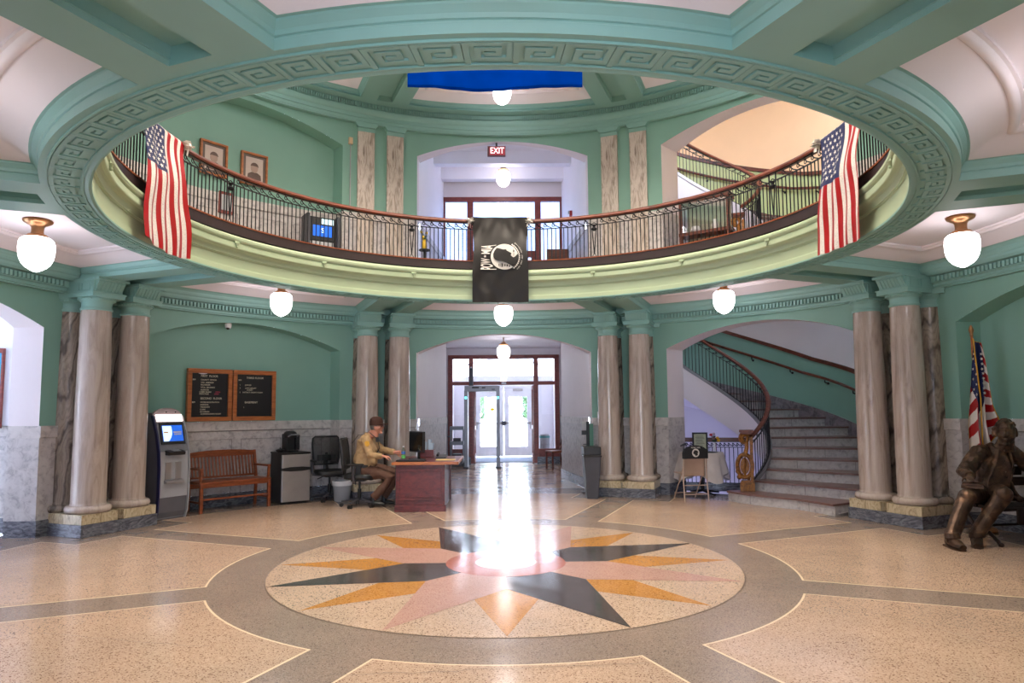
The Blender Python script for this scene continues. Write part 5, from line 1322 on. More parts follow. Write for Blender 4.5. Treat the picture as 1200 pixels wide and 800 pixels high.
m = MB(); N = 10; m.prismy([(-.12+.08*cos(pi+pi*i/N), .772+.03*sin(pi+pi*i/N)) for i in range(N+1)], -.028, -.021); m.build('white_seal', WHITE, b1)
t = thing('security_camera', 'small white dome security camera under the arch above the directory boards', 'camera', pol(-47.2, 6.07, 2.92))
m = MB(); m.lathe([(.05, .02), (.052, -.02), (.048, -.05), (.03, -.07)], 16); m.build('housing', WHITE, t)
m = MB(); m.ball((0, -.01, -.062), .03, 12, 8); m.build('lens_dome', BLACK, t)
t = thing('wall_control_box', 'small white wall box beside the entrance arch, left of the right back columns', 'control box', pol(17.3, 5.93, 1.38), -RD(17.3))
m = MB(); m.box(-.05, .05, -.03, .02, -.04, .08); m.build('case', WHITE, t, .006)
m = MB(); m.box(-.035, .035, -.034, -.028, -.005, .0); m.build('slot', BLACK, t)
t = thing('wall_speaker_box', 'small beige box with a conduit on the upper wall left of the upper pilasters', 'box', pol(-27.9, 5.93, 6.42), -RD(-27.9))
m = MB(); m.box(-.035, .035, -.04, .02, -.06, .06); m.build('case', plain('beige_box', (214, 186, 150), .6), t, .004)
m = MB(); m.tube([(0, -.01, -.06), (0, -.01, -2.1)], .010, 8); m.build('conduit', PALEM, t)
# exit sign
t = thing('exit_sign', 'red EXIT sign hanging under the upper arch', 'exit sign', (-.115, 6.02, 6.42))
m = MB(); m.box(-.175, .175, -.03, .03, 0, .20); m.build('case', plain('dark_red_case', (96, 20, 34), .4), t, .004)
m = MB(); m.box(-.135, .165, -.034, -.028, .02, .18); m.build('face', plain('exit_red', (170, 30, 50), .4, emit=.3), t)
text('EXIT', .17, Matrix.Translation((.012, -.036, .10)) @ UPX, plain('exit_letters', (255, 240, 245), .4, emit=1.5), t, sx=.78)
m = MB(); m.box(-.02, .02, -.02, .02, .2, .30); m.build('mount', BLACK, t)
t = thing('alarm_strobe', 'small red and white alarm strobe on the right wall of the upper hall', 'alarm', (1.50, 7.6, 5.72))
m = MB(); m.box(-.05, .03, -.05, .05, -.03, .08); m.build('case', RED, t, .004); m = MB(); m.box(-.08, -.05, -.03, .03, .02, .08); m.build('lens', PALEM, t)
# portraits
def portrait(a, label, seed, w=.46, h=.56):
    t = thing('framed_portrait', label, 'portrait', pol(a, 6.22, F2+1.60), -RD(a), 'gold framed portraits on the upper wall')
    m = MB(); m.box(-w/2+.02, w/2-.02, -.02, .01, .02, h-.02); m.build('mat_board', plain('brown_mat_%d' % seed, (92, 78, 70), .3), t)
    m = MB()
    for q in ((-w/2, w/2, 0, .035), (-w/2, w/2, h-.035, h)): m.box(q[0], q[1], -.045, .01, q[2], q[3])
    for s in (-1, 1): m.box(*sorted((s*w/2, s*(w/2-.035))), -.045, .01, .035, h-.035)
    m.build('frame', OAK, t, .005)
    m = MB(); m.box(-.15, .15, -.024, -.019, .09, .48); m.build('print', plain('old_print_%d' % seed, (196, 180, 172), .5), t)
    dk = plain('sepia_%d' % seed, (104, 84, 78), .6); fcx = plain('sepia_face_%d' % seed, (176, 150, 138), .6)
    m = MB(); m.prismy([(-.12, .10), (.12, .10), (.11, .19), (.05, .225), (-.05, .225), (-.11, .19)], -.027, -.023); m.build('sitter_coat', dk, t)
    m = MB(); m.prismy([(.062*cos(2*pi*i/20), .30+.082*sin(2*pi*i/20)) for i in range(20)], -.029, -.024); m.build('sitter_face', fcx, t)
    m = MB(); m.prismy([(.068*cos(pi*i/12), .325+.07*sin(pi*i/12)) for i in range(13)]+[(-.05, .335), (.05, .335)], -.031, -.026); m.build('sitter_hair', dk, t)
portrait(-49.6, 'left gold framed old portrait above the gallery rail', 1); portrait(-43.2, 'right gold framed old portrait above the gallery rail', 2)
t = thing('framed_notice', 'small dark red framed notice below the portraits seen through the balusters', 'notice', pol(-47.4, 6.22, F2+1.02), -RD(-47.4))
m = MB(); m.box(-.13, .13, -.02, .01, 0, .36); m.build('frame', FRAMEWD, t, .004); m = MB(); m.box(-.09, .09, -.024, -.018, .05, .31); m.build('sheet', PALEM, t)
# things on the gallery
t = thing('information_kiosk', 'dark kiosk with a blue screen standing on the gallery behind the railing', 'kiosk', pol(-33.2, 5.75, F2), -RD(-33.2))
m = MB(); m.box(-.30, -.24, -.1, .24, 0, 1.15); m.box(.24, .30, -.1, .24, 0, 1.15); m.box(-.25, .25, .05, .2, 0, .55); m.build('side_panels', CHARC, t, .01)
m = MB(); m.box(-.22, .22, -.02, .06, .70, 1.12); m.build('screen_housing', BLACK, t, .01)
m = MB(); m.box(-.17, .17, -.028, -.018, .78, .97); m.build('screen', SCR, t); text('S', .12, Matrix.Translation((.0, -.032, .88)) @ UPX, SCW, t)
m = MB(); m.box(-.02, .19, -.03, -.019, 1.0, 1.09); m.build('lit_panel', SCW, t); m = MB(); m.box(-.20, .20, -.10, .0, .56, .60); m.box(-.19, .18, -.06, .0, .61, .68); m.build('shelf', PALEM, t)
t = thing('flower_vase', 'vase of yellow and green flowers on the gallery, right of the kiosk', 'flowers', pol(-15.2, 5.4, F2))
m = MB(); m.lathe([(.09, 0), (.09, .02), (.02, .04), (.02, .60), (.10, .62), (.10, .64)], 14); m.build('stand', BLACK, t)
m = MB(); m.lathe([(.03, .64), (.05, .68), (.045, .76), (.03, .80), (.035, .82)], 14); m.build('vase', plain('vase_yellow', (220, 180, 50), .3), t)
m = MB(); rr = random.Random(2)
for i in range(14):
    a = rr.uniform(0, 6.28); l = rr.uniform(.1, .24); m.tube([(0, 0, .8), (cos(a)*.03, sin(a)*.03, .8+l*.6), (cos(a)*l*.5, sin(a)*l*.5, .8+l)], [(.004, .004), (.016, .003), (.002, .001)], 5)
m.build('leaves', plain('leaf', (60, 100, 60), .6), t)
m = MB()
for i in range(5): a = rr.uniform(0, 6.28); m.ball((cos(a)*.05, sin(a)*.05, .84+rr.uniform(0, .12)), .026, 8, 6)
m.build('blossoms', plain('yellow_blossom', (230, 190, 50), .6), t)
t = thing('display_cabinet', 'wooden display cabinet on the gallery at the mouth of the upper stairs', 'cabinet', pol(36.2, 5.98, F2), -RD(36.2))
for nm_, z_, z2_ in (('base_cupboard', 0, .55), ('shelf', .82, .88), ('cornice', 1.42, 1.52)): m = MB(); m.box(-.46, .46, -.01, .31, z_, z2_); m.build(nm_, REDWOOD, t, .006)
for s in (-1, 1): m = MB(); m.box(*sorted((s*.45, s*.40)), 0, .05, .55, 1.45); m.build('post', REDWOOD, t, .004)
m = MB(); m.box(-.40, .40, .28, .30, .55, 1.42); m.build('back_board', plain('pale_back', (150, 150, 130), .6), t)
m = MB(); m.box(-.40, .40, .01, .016, .88, 1.42); m.build('glass_front', GLASS, t)
m = MB(); m.lathe([(.06, .88), (.09, .93), (.07, 1.0)], 12, (-.2, .15, 0)); m.lathe([(.04, .88), (.06, .98), (.03, 1.08)], 12, (.15, .15, 0)); m.lathe([(.05, .56), (.11, .64), (.06, .70)], 14, (.0, .15, 0)); m.build('pottery', WHITE, t)
t = thing('hall_bench', 'dark red wooden bench by the right wall of the upper hall', 'bench', (1.15, 7.7, F2))
m = MB(); m.box(-.22, .25, -.35, .35, .42, .46); m.build('seat', REDWOOD, t, .006); m = MB(); m.box(.21, .25, -.35, .35, .46, .95); m.box(-.22, .25, -.36, -.33, .46, 1.15); m.build('backrest', REDWOOD, t, .006)
for x in (-.19, .22):
    for y in (-.31, .31): m = MB(); m.box(x-.02, x+.02, y-.02, y+.02, 0, .42); m.build('leg', REDWOOD, t)

# ------------------------------------------------------------------ entrance hall things
t = thing('metal_detector', 'grey walk-through metal detector before the glass doors', 'metal detector', (-.575, 11.3, 0))
for s in (-1, 1):
    m = MB(); x = s*.42; m.box(x-.045, x+.045, -.28, .28, .03, 2.03); p_ = m.build('side_post', GREYM, t, .012)
    m = MB(); m.box(x-.07, x+.07, -.32, .32, 0, .035); m.build('foot', CHARC, p_, .006)
    m = MB(); m.box(x-.03, x+.03, -.288, -.281, 1.80, 1.86); m.build('signal_light', plain('cyan_light', (120, 235, 240), .4, emit=2), p_)
m = MB(); m.box(-.46, .46, -.20, .20, 2.0, 2.15); m.build('crosspiece', GREYM, t, .01)
m = MB(); m.box(-.26, -.08, -.21, -.20, 2.08, 2.12); m.box(.0, .09, -.21, -.20, 2.08, 2.11); m.box(.26, .34, -.21, -.20, 2.04, 2.06); m.build('display', BLACK, t)
m = MB(); m.box(-.34, -.24, -.06, .06, 2.15, 2.62); m.build('mast', CHARC, t, .01)
m = MB(); m.ball((-.29, -.05, 2.64), .022, 10, 8); m.build('beacon', WHITE, t)
m = MB(); m.tube([(-.30, -.07, 1.25), (-.30, -.09, 1.25)], .03, 12); m.ball((-.30, -.085, 1.25), .0); m.T = Matrix()
t = thing('equipment_cart', 'grey wheeled equipment cart left of the metal detector', 'cart', (-1.27, 11.75, 0))
for z in (.16, .58, .98):
    m = MB(); m.box(-.19, .19, -.25, .25, z, z+.02); m.box(-.19, .19, -.25, -.235, z+.02, z+.09); m.box(-.19, .19, .235, .25, z+.02, z+.09); m.box(-.19, -.175, -.25, .25, z+.02, z+.09); m.box(.175, .19, -.25, .25, z+.02, z+.09); m.build('tray', GREYM, t, .004)
for x in (-.17, .17):
    for y in (-.22, .22):
        m = MB(); m.box(x-.012, x+.012, y-.012, y+.012, .10, 1.02); l = m.build('post', GREYM, t)
        m = MB(); m.tube([(x-.015, y, .05), (x+.015, y, .05)], .05, 14); m.build('caster', CHARC, l)
m = MB(); m.box(-.12, .12, -.16, .16, .18, .34); m.box(-.10, .10, -.14, .10, .60, .76); m.build('stored_box', CHARC, t, .01)
m = MB(); m.tube([(-.24, -.2, .80), (-.19, -.2, .80)], .01, 6); m.tube([(-.24, -.2, .80), (-.24, .2, .80), (-.19, .2, .80)], .012, 6); m.build('handle', CHARC, t)
t = thing('wooden_side_chair', 'brown wooden chair against the right side of the entrance hall', 'chair', (1.33, 10.6, 0), RD(-70))
m = MB(); m.box(-.22, .22, -.22, .22, .43, .47); m.build('seat', TEAK, t, .008)
for x in (-.19, .19):
    m = MB(); m.bar((x, -.19, 0), (x, -.19, .43), .035, .035); m.build('leg', REDWOOD, t); m = MB(); m.bar((x, .23, 0), (x, .19, .43), .035, .035); m.bar((x, .19, .43), (x, .26, .9), .035, .035); m.build('leg', REDWOOD, t)
m = MB(); m.box(-.2, .2, .24, .27, .80, .90); m.box(-.2, .2, .20, .23, .56, .60)
for x in (-.08, 0, .08): m.bar((x, .22, .58), (x, .25, .82), .03, .01)
m.build('backrest', TEAK, t, .004)
t = thing('extinguisher_sign', 'small red and white sign on the lobby wall behind the right glass', 'sign', (1.59, 13.6, 1.4)); m = MB(); m.box(-.01, .01, -.12, .12, -.12, .12); m.build('plate', RED, t); m = MB(); m.box(-.013, -.01, -.08, .08, -.08, .0); m.build('white_field', WHITE, t)
t = thing('waste_bin_lobby'.replace('_lobby', ''), 'tall grey bin in the lobby seen behind the right glass', 'bin', (1.2, 13.4, 0))
m = MB(); m.lathe([(.14, 0), (.15, .7), (.13, .78)], 18); m.build('bin', PALEM, t); m = MB(); m.lathe([(.155, .68), (.155, .74)], 18); m.build('rim', plain('teal_rim', (60, 150, 150), .5), t)

# trash can and sanitiser stand by the arch
t = thing('trash_can', 'tall grey trash can with black lid left of the right back columns', 'trash can', (1.485, 4.87, 0))
m = MB(); sec = [[(x*k, y*k2, z) for x, y in ((-1, -1), (1, -1), (1, 1), (-1, 1))] for k, k2, z in ((.095, .15, 0), (.145, .20, .72))]; m.bridge(sec, 0, True); m.add(sec[0], [(3, 2, 1, 0)]); m.add(sec[1], [(0, 1, 2, 3)]); m.build('body', CHARC, t, .018)
m = MB(); m.box(-.155, .155, -.21, .21, .70, .73); m.box(-.145, .145, -.20, .20, .73, .87); m.build('lid', BLACK, t, .014)
t = thing('sanitizer_stand', 'black hand sanitiser stand with white dispenser behind the trash can', 'dispenser stand', (1.53, 5.66, 0))
m = MB(); m.box(-.13, .13, -.12, .12, 0, .02); m.build('base', CHARC, t, .006)
m = MB(); m.box(-.03, .03, -.02, .02, .02, 1.28); m.build('post', BLACK, t, .004)
m = MB(); m.box(-.12, -.03, -.05, .03, 1.12, 1.28); m.build('dispenser', PALEM, t, .01)
m = MB(); m.box(-.115, -.035, -.05, .03, 1.04, 1.12); m.build('nozzle_housing', BLACK, t)
m = MB(); m.box(-.09, -.03, -.05, .01, .86, .875); m.build('drip_tray', BLACK, t)
m = MB(); m.box(.03, .10, -.01, .0, .78, 1.24); m.build('sign_board', plain('dull_green', (100, 150, 130), .6), t)

# ------------------------------------------------------------------ remembrance table and folding chair
t = thing('folding_chair', 'beige metal folding chair with a black cover, in front of the round table', 'chair', (3.08, 4.46, 0), RD(8))
BG = plain('beige_metal', (176, 150, 134), .4)
m = MB()   # back panel
g = 10; rows = []
for j in range(g+1):
    z = .40+.34*j/g; rows.append([(-.185+.37*i/g, -.115+(.42-.0)*(.0)+.10*(1-(2*i/g-1)**2)*.25-.10*(z-.4), z) for i in range(g+1)])
for sgn, dy in ((0, 0), (1, .008)): pass
m.bridge(rows, 0, False, True); m.build('back_panel', BG, t, fix=False).modifiers.new('solid', 'SOLIDIFY').thickness = .008
for s in (-1, 1):
    m = MB(); m.tube([(s*.205, -.20, 0), (s*.20, -.145, .45), (s*.195, -.175, .75), (s*.17, -.18, .84), (s*.10, -.182, .875), (0, -.183, .88)], .012, 8); m.build('front_leg', BG, t)
    m = MB(); m.tube([(s*.185, .30, 0), (s*.185, -.05, .44), (s*.185, -.12, .55)], .011, 8); m.build('rear_leg', BG, t)
m = MB(); m.box(-.19, .19, -.10, .30, .43, .445); m.build('seat', BG, t, .006)
for y_, z_ in ((-.188, .12), (-.165, .26), (.24, .10)): m = MB(); m.tube([(-.20, y_, z_), (.20, y_, z_)], .009, 6); m.build('cross_bar', BG, t)
m = MB(); N = 12; P_ = [(-.215, .69), (-.215, .78)]+[(-.215*cos(pi*i/N*1.0) if True else 0, .78+.125*sin(pi*i/N)) for i in range(1, N)]+[(.215, .78), (.215, .69)]
m.prismy(P_, -.205, -.155); cv = m.build('back_cover', plain('black_cover', (26, 26, 30), .8), t, .008)
m = MB(); m.prismy([(-.0+.062*cos(2*pi*i/24), .785+.068*sin(2*pi*i/24)) for i in range(24)], -.210, -.205); m.build('emblem_disc', WHT, cv)
m = MB(); m.prismy([(-.04, .80), (-.02, .83), (.02, .825), (.045, .80), (.03, .78), (.035, .75), (.0, .735), (-.02, .76), (-.045, .775)], -.213, -.209); m.build('emblem_head', BLACK, cv)
text('POW  MIA', .034, Matrix.Translation((0, -.211, .868)) @ UPX, WHT, cv)
TX, TY = 3.49, 5.25
t = thing('round_table', 'small round table on a black cross foot behind the folding chair', 'table', (TX, TY, 0))
m = MB(); m.lathe([(.36, .70), (.37, .705), (.37, .72), (.36, .725)], 36); m.build('tabletop', WHITE, t)
m = MB(); m.tube([(0, 0, .05), (0, 0, .70)], .035, 12); m.build('pedestal', BLACK, t)
for a in (20, 110, 200, 290): m = MB(); m.tube([(0, 0, .07), (.34*cos(RD(a)), .34*sin(RD(a)), .02)], [(.03, .025), (.02, .015)], 8); m.build('foot', BLACK, t)
m = MB(); n = 96; rows = []
m_top = [[(r*cos(2*pi*i/n), r*sin(2*pi*i/n), .733) for i in range(n)] for r in (.02, .2, .37)]
def hem(a): return .42-.20*abs(cos(2*(a-.25)))**1.5
for k in range(9):
    f = k/8; row = []
    for i in range(n):
        a = 2*pi*i/n; fold = 1+.10*f*sin(9*a)+.05*f*sin(17*a+1); rr_ = (.378+.05*f+.05*f*abs(cos(2*(a-.25)))**2)*fold
        z = .728-(.728-hem(a))*f; row.append((rr_*cos(a), rr_*sin(a), z))
    rows.append(row)
m.bridge(m_top+rows, 0, True, True); c_ = m.build('tablecloth', plain('ivory_cloth', (214, 204, 200), .8), None, angle=180); c_.location = (TX, TY, .003); tag(c_, 'ivory cloth draped over the small round table', 'tablecloth')
t = thing('framed_document', 'black framed document leaning on the round table', 'picture frame', (3.50, 5.36, .737), RD(-6))
m = MB()
for q in ((-.135, .135, 0, .03), (-.135, .135, .31, .34), (-.135, -.105, .03, .31), (.105, .135, .03, .31)): m.box(q[0], q[1], -.012, .012, q[2], q[3])
m.build('frame', BLACK, t, .003)
m = MB(); m.box(-.105, .105, -.004, .004, .03, .31); p_ = m.build('sheet', plain('pale_green_sheet', (180, 184, 160), .6), t)
m = MB()
for i in range(11): m.box(-.08+(i % 3)*.008, .08-(i*5 % 4)*.012, -.007, -.004, .05+i*.022, .056+i*.022)
m.build('printed_lines', CHARC, p_); m = MB(); m.bar((0, .015, .2), (0, .12, .0), .03, .006); m.build('easel_leg', BLACK, t)
t = thing('flower_vase', 'narrow white vase of red, yellow and cream roses on the round table', 'flowers', (3.71, 5.20, .737))
m = MB(); m.lathe([(.022, 0), (.026, .02), (.02, .08), (.018, .15), (.024, .17)], 16); m.build('vase', WHITE, t)
m = MB(); m.tube([(.0, -.02, .165), (.024, -.024, .13), (.022, -.028, .08), (.03, -.028, .04)], [(.012, .003)]*4, 6); m.build('red_ribbon', RED, t)
m = MB(); rr = random.Random(9)
FLW = [(-.06, -.01, .30, 'r'), (.0, .02, .315, 'w'), (.05, -.02, .245, 'y'), (.075, .0, .20, 'y'), (-.02, -.03, .235, 'w2')]
for x, y, z, c in FLW: m.tube([(0, 0, .14), (x*.5, y*.5, .2), (x, y, z)], .004, 5)
for i in range(16):
    a = rr.uniform(0, 6.28); z = rr.uniform(.18, .28); d = Vector((cos(a), sin(a), .3))*.05; m.tube([(0, 0, z-.02), Vector((0, 0, z))+d*.6, Vector((0, 0, z))+d], [(.003, .002), (.018, .003), (.002, .001)], 6)
m.build('stems_and_leaves', plain('dark_leaf', (44, 70, 44), .6), t)
for x, y, z, c in FLW:
    cm = {'r': plain('rose_red', (176, 24, 40), .6), 'w': plain('rose_cream', (206, 184, 190), .6), 'w2': plain('rose_dusky', (150, 110, 110), .6), 'y': plain('rose_yellow', (236, 184, 40), .6)}[c]
    m = MB()
    for k in range(5): a = k*1.26; m.ball((x+.012*cos(a), y+.012*sin(a), z+.003*k-.005), (.018, .018, .02), 8, 6)
    m.ball((x, y, z+.012), .014, 8, 6); m.build('rose', cm, t)
t = thing('table_tray', 'small dark tray with a glass at the foot of the vase', 'tray', (3.60, 5.05, .737)); m = MB(); m.lathe([(.10, 0), (.12, .012), (.115, .012), (.095, .004)], 24); m.build('tray', BLACK, t); m = MB(); m.lathe([(.018, .005), (.03, .07), (.032, .09)], 14, (-.03, .01, 0)); m.build('glass', glassy('tumbler', (.9, .95, 1, 1), .25), t)
t = thing('card_holder', 'small dark bird-shaped holder on the left of the round table', 'ornament', (3.20, 5.34, .737)); m = MB(); m.tube([(0, 0, 0), (0, 0, .10), (.03, 0, .13)], [.012, .008, .012], 8); m.tube([(-.06, 0, .10), (0, 0, .125), (.05, 0, .15), (.075, 0, .148)], [(.004, .01), (.02, .02), (.014, .014), (.003, .003)], 8); m.build('bird', CHARC, t)
# ------------------------------------------------------------------ bronze statue on its bench
m_, nt, b = node_mat('dark_bronze'); f = noise(nt, coords(nt), 9, 6, .4)
r = ramp(nt, f, [(.3, srgb((54, 41, 35))), (.55, srgb((94, 72, 58))), (.75, srgb((152, 116, 86)))]); nt.links.new(r.outputs[0], b.inputs['Base Color'])
b.inputs['Metallic'].default_value = .6; b.inputs['Roughness'].default_value = .42; BRZ = m_
BRZD = plain('dark_bronze_bench', (52, 38, 34), .45, .5, var=.2, scale=10)
def statue():
    O = Vector((5.45, .75, 0)); o = thing('bronze_statue', 'bronze statue of a seated man in a frock coat resting a hand on books', 'statue', O)
    V = lambda *p: Vector(p)-O
    H = V(5.745, .90, 1.20); hip = V(5.60, 1.03, .50); chest = V(5.67, 1.02, .86); neck = V(5.72, .96, 1.045)
    sR = V(5.46, .97, .97); eR = V(5.22, .88, .76); wR = V(5.16, .70, .72)
    sL = V(5.90, 1.06, .98); eL = V(6.04, .98, .80); wL = V(6.0, .78, .78)
    kR = V(5.01, .55, .525); aR = V(4.76, .46, .13); kL = V(5.36, .48, .55); aL = V(5.09, .56, .12)
    b = MB()
    b.tube([hip, (hip+chest)/2, chest, neck+Vector((0, .01, 0))], [(.17, .13), (.17, .13), (.185, .12), (.075, .07)], 18, up=(0, 1, 0))
    head(b, Matrix.Translation(H) @ Matrix.Rotation(RD(-132), 4, 'Z') @ Matrix.Rotation(RD(2), 4, 'Y'), 1.27)
    rr = random.Random(12)
    for i in range(46):     # tousled hair and chin beard
        a = rr.uniform(0, 2*pi); th = rr.uniform(0, 1.5)
        d = Vector((sin(th)*cos(a), sin(th)*sin(a), cos(th)))
        if d.x*-.67+d.y*-.74 > .30 and d.z < .66: continue
        b.ball(H+Vector((d.x*.098, d.y*.112, d.z*.145+.004)), (.026, .026, .020), 8, 5)
    for q in (-1, 1):
        for z in (.04, .0, -.03): b.ball(H+Vector((q*.075, -q*.06+.03, z)), (.026, .03, .026), 8, 5)
    for i in range(7): b.ball(H+Matrix.Rotation(RD(-132), 3, 'Z') @ Vector((.085-.02*abs(i-3)/3, (i-3)*.019, -.130)), (.016, .016, .02), 8, 5)
    b.tube([neck+Vector((0, 0, -.03)), H+Vector((.0, .02, -.07))], [.078, .070], 12)
    b.tube([sR, eR, wR], [.06, .052, .034], 12); b.tube([sL, eL, wL], [.06, .052, .034], 12)
    hand(b, wR, (-.55, -.8, -.02), (0, 0, 1), 1.1, .55, 1); hand(b, wL, (-.2, -1, -.25), (0, 0, 1), 1.1, .7, -1)
    for k_, a_, hx in ((kR, aR, -.10), (kL, aL, .06)):
        b.tube([hip+Vector((hx, -.03, .0)), (hip+Vector((hx, 0, 0))+k_)/2+Vector((0, 0, .015)), k_, (k_*.6+a_*.4)+Vector((0, .015, 0)), a_], [(.12, .11), (.112, .10), (.092, .088), (.078, .08), (.07, .075)], 16)
        b.ball(k_+Vector((0, -.01, .01)), (.084, .082, .08), 12, 8)
        b.tube([a_+Vector((0, 0, .03)), a_+Vector((0, -.01, -.03))], [.075, .078], 14)
    remeshed(b, 'body', BRZ, o, .0065, 1, .010, .05)
    c = MB()   # frock coat
    c.tube([hip+Vector((.0, .03, -.06)), hip+Vector((0, .03, .1)), chest+Vector((0, .02, -.03)), chest+Vector((0, .02, .08)), neck+Vector((0, .03, -.03))], [(.23, .15), (.22, .155), (.235, .15), (.215, .12), (.11, .09)], 20, up=(0, 1, 0))
    c.tube([chest+Vector((-.12, .0, .11)), sR, eR, wR+(eR-wR)*.12], [.09, .094, .082, .06], 14); c.tube([chest+Vector((.12, .02, .11)), sL, eL, wL+(eL-wL)*.1], [.08, .084, .074, .056], 14)
    for q in (-1, 1):      # lapels and skirts
        c.tube([neck+Vector((q*.055, -.03, -.02)), chest+Vector((q*.10, -.125, .0)), hip+Vector((q*.135, -.14, .16)), hip+Vector((q*.165, -.15, .02)), hip+Vector((q*.21, -.20, -.06))], [(.03, .016), (.048, .016), (.04, .016), (.05, .018), (.05, .015)], 10)
        c.tube([hip+Vector((q*.15, .0, .0)), hip+Vector((q*.20, -.12, -.03)), hip+Vector((q*.2, -.22, -.05))], [(.06, .06), (.06, .045), (.05, .03)], 12)
    remeshed(c, 'frock_coat', BRZ, o, .008, 1, .03, .06)
    c = MB()
    for q in (-1, 1): c.tube([neck+Vector((0, -.095, -.055)), neck+Vector((q*.042, -.10, -.045))], [(.006, .010), (.010, .016)], 8)
    c.tube([chest+Vector((0, -.135, .08)), chest+Vector((0, -.155, -.05)), hip+Vector((0, -.165, .16)), hip+Vector((0, -.15, .06))], [(.06, .014), (.105, .02), (.125, .022), (.12, .014)], 16, up=(0, 1, 0))
    for i in range(4): c.ball(chest+Vector((0, -.168-.006*i, .02-.06*i)), .010, 8, 5)
    c.build('waistcoat_and_bow_tie', BRZ, o)
    c = MB()
    for a_, d in ((aR, Vector((-.10, -1, 0))), (aL, Vector((-.55, -.85, 0)))):
        d = d.normalized()
        c.tube([a_-d*.08+Vector((0, 0, -.07)), a_+Vector((0, 0, -.055)), a_+d*.12+Vector((0, 0, -.075)), a_+d*.20+Vector((0, 0, -.088))], [(.042, .045), (.052, .062), (.056, .045), (.036, .026)], 14, up=(0, 0, 1))
        c.tube([a_+Vector((0, 0, -.07)), a_+Vector((0, 0, .03))], [.06, .056], 12)
        n = Vector((-d.y, d.x, 0)); p = [a_-d*.11+n*s*.045 for s in (-1, 1)]; z = -.122
        c.prism([tuple((a_-d*.12-n*.04)[:2]), tuple((a_+d*.10-n*.06)[:2]), tuple((a_+d*.20-n*.03)[:2]), tuple((a_+d*.20+n*.03)[:2]), tuple((a_+d*.10+n*.06)[:2]), tuple((a_-d*.12+n*.04)[:2])], .002, .022)
    c.build('shoes', BRZ, o)
    c = MB(); c.T = Matrix.Translation(V(5.13, .64, -.125)) @ Matrix.Rotation(RD(-34), 4, 'Z'); c.box(-.10, .11, -.09, .08, .735, .765); c.box(-.09, .10, -.085, .07, .767, .792); c.build('books', BRZ, o, .004)
    # bench: scrolled iron-style frame with plank seat
    ax, ay = V(5.22, .98, 0), V(6.9, 1.26, 0); d = (ay-ax).normalized(); n = Vector((-d.y, d.x, 0))
    B = lambda s, y, z: ax+d*s+n*y+Vector((0, 0, z))
    for i, y in enumerate((-.42, -.30, -.18, -.06)):
        c = MB(); c.sweep([B(.10, y, .38), B(1.75, y, .38)], [(-.05, -.015), (.05, -.015), (.05, .015), (-.05, .015)]); c.build('seat_plank', BRZD, o, .004)
    for i, z in enumerate((.62, .74, .86)):
        c = MB(); c.sweep([B(.30, .06+.03*i, z), B(1.75, .06+.03*i, z)], [(-.012, -.05), (.012, -.05), (.012, .05), (-.012, .05)]); c.build('back_plank', BRZD, o, .004)
    for s in (.0, .95):
        c = MB(); r_ = [(.026, .018)]*9
        c.tube([B(s, -.50, .0), B(s, -.47, .05), B(s, -.36, .13), B(s, -.18, .17), B(s, .02, .13), B(s, .12, .05), B(s, .16, 0)], [.02]*7, 8)
        c.tube([B(s, -.42, .42), B(s, -.28, .30), B(s, -.18, .17)], .018, 8); c.tube([B(s, .0, .42), B(s, -.08, .30), B(s, -.18, .17)], .018, 8)
        c.tube([B(s, .02, .42), B(s, .06, .65), B(s, .12, .92)], .018, 8) if s > .5 else None
        c.tube([B(s, .05, .66), B(s, -.2, .68), B(s, -.42, .64), B(s, -.46, .56), B(s, -.40, .50)], .018, 8) if s > .5 else None
        c.ball(B(s, -.50, .02), .028, 8, 6); c.ball(B(s, .16, .02), .028, 8, 6)
        c.build('bench_end', BRZD, o)
    c = MB(); c.tube([B(-.05, -.18, .17), B(1.7, -.18, .17)], .014, 8); c.build('bench_stretcher', BRZD, o)
    c = MB(); c.sweep([B(.25, -.48, .32), B(1.75, -.48, .32)], [(-.012, -.09), (.012, -.09), (.012, .07), (-.012, .07)]); c.build('bench_apron', BRZD, o)
statue()

# ------------------------------------------------------------------ outside
m = MB(); m.flat([(-30, 15.5), (30, 15.5), (30, 70), (-30, 70)], -.02); struct(m.build('ground_outside', [plain('pale_paving', (205, 202, 196), .8)], fix=False), 'pale paving outside the doors')
def tree(x, y, h, label, seed):
    t = thing('tree', label, 'tree', (x, y, 0), group='trees outside the entrance'); rr = random.Random(seed)
    m = MB(); m.tube([(0, 0, 0), (.1, 0, h*.35), (0, .1, h*.6)], [.16, .12, .07], 8); m.build('trunk', plain('bark', (96, 80, 66), .9), t)
    m = MB()
    for i in range(420):
        a = rr.uniform(0, 6.28); b_ = rr.uniform(-1, 1); q = rr.uniform(.5, 1)*h*.36; c = Vector((q*cos(a)*sqrt(1-b_*b_), q*sin(a)*sqrt(1-b_*b_), h*.62+q*b_*.8))
        u = Vector((rr.uniform(-1, 1), rr.uniform(-1, 1), rr.uniform(-1, 1))).normalized(); w = u.orthogonal().normalized(); s = rr.uniform(.12, .24)
        m.add([c-u*s, c+w*s*.5, c+u*s, c-w*s*.5], [(0, 1, 2, 3)])
    m.build('foliage', plain('leaf_green', (60, 98, 54), .7), t, fix=False)
tree(-1.5, 25, 2.9, 'green tree outside behind the left entrance door', 1); tree(1.3, 26, 2.8, 'green tree outside behind the right entrance door', 2)

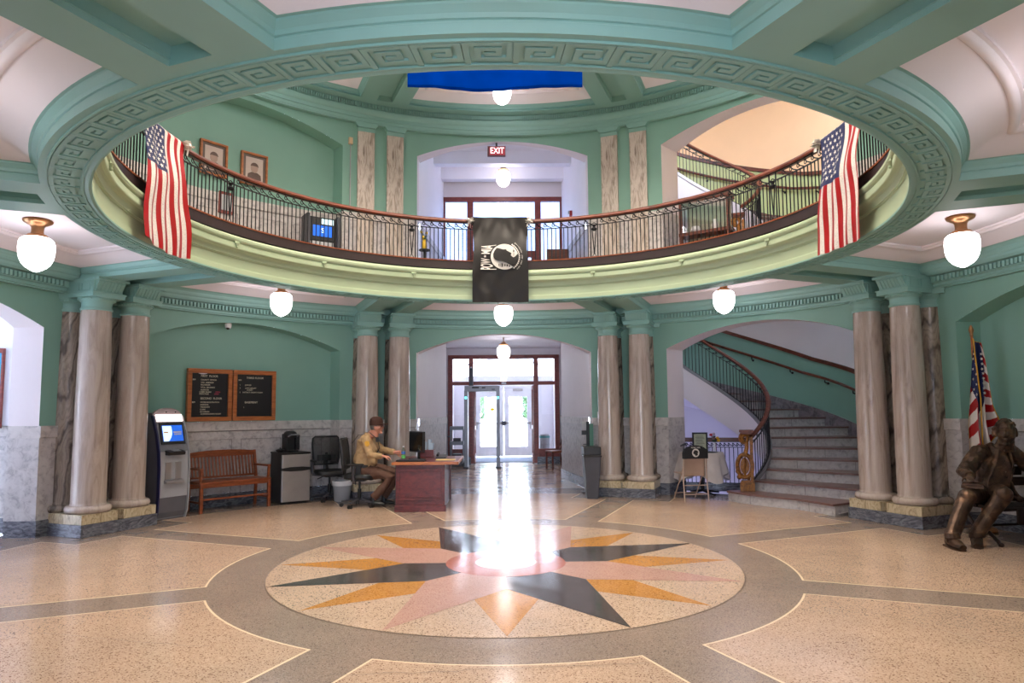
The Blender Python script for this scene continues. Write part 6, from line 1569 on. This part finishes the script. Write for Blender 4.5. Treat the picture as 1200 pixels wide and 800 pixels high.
# ------------------------------------------------------------------ light
w = bpy.data.worlds.new('World'); scene.world = w; w.use_nodes = True; nt = w.node_tree; nt.nodes.clear()
out = nt.nodes.new('ShaderNodeOutputWorld'); bg = nt.nodes.new('ShaderNodeBackground'); bg.inputs[0].default_value = (.70, .82, 1.0, 1); bg.inputs[1].default_value = SKY = 17.0
nt.links.new(bg.outputs[0], out.inputs[0])
def portal(name, loc, rot, sx, sy):
    l = bpy.data.lights.new(name, 'AREA'); l.shape = 'RECTANGLE'; l.size = sx; l.size_y = sy; l.cycles.is_portal = True
    o = bpy.data.objects.new(name, l); col.objects.link(o); o.location = loc; o.rotation_euler = rot
portal('daylight_front', (0, 15.6, 1.65), (-pi/2, 0, 0), 3.3, 3.3)
portal('daylight_upper', (0, 9.2, F2+1.4), (-pi/2, 0, 0), 3.0, 2.8)
portal('daylight_rear', (0, -12.5, 1.6), (pi/2, 0, 0), 3.2, 2.8)
portal('daylight_left', (-10.1, 0, 1.75), (0, -pi/2, 0), .8, .8)
def area(name, loc, rot, sx, sy, energy, colr):
    l = bpy.data.lights.new(name, 'AREA'); l.shape = 'RECTANGLE'; l.size = sx; l.size_y = sy; l.energy = energy; l.color = colr
    o = bpy.data.objects.new(name, l); col.objects.link(o); o.location = loc; o.rotation_euler = rot; return o
# window of the lower stair well, lighting the flight to the basement
area('stairwell_window', (3.4, 6.9, -1.0), (RD(-200), 0, 0), 1.2, 1.0, 22, (.50, .56, 1.0))

# ------------------------------------------------------------------ camera
cam = bpy.data.cameras.new('camera'); co = bpy.data.objects.new('camera', cam); col.objects.link(co); scene.camera = co
FPX, PI_, RO_, YA, CX, CY = 798.24, .08396, -.00770, .01388, 600.39, 413.21
cam.sensor_width = 36; cam.sensor_fit = 'HORIZONTAL'; cam.lens = FPX/1200*36; cam.shift_x = -(CX-600)/1200; cam.shift_y = (CY-400)/1200
F_ = Vector((sin(YA)*cos(PI_), cos(YA)*cos(PI_), sin(PI_))); R_ = Vector((cos(YA), -sin(YA), 0)); U_ = R_.cross(F_)
R2 = R_*cos(RO_)+U_*sin(RO_); U2 = -R_*sin(RO_)+U_*cos(RO_)
co.matrix_world = Matrix(((R2.x, U2.x, -F_.x, -.0153), (R2.y, U2.y, -F_.y, -6.8779), (R2.z, U2.z, -F_.z, 1.5), (0, 0, 0, 1)))
cam.clip_start = .05; cam.clip_end = 200
vs = scene.view_settings; vs.view_transform = 'Standard'; vs.look = 'None'; vs.gamma = 1; vs.exposure = 0.08; vs.use_curve_mapping = False
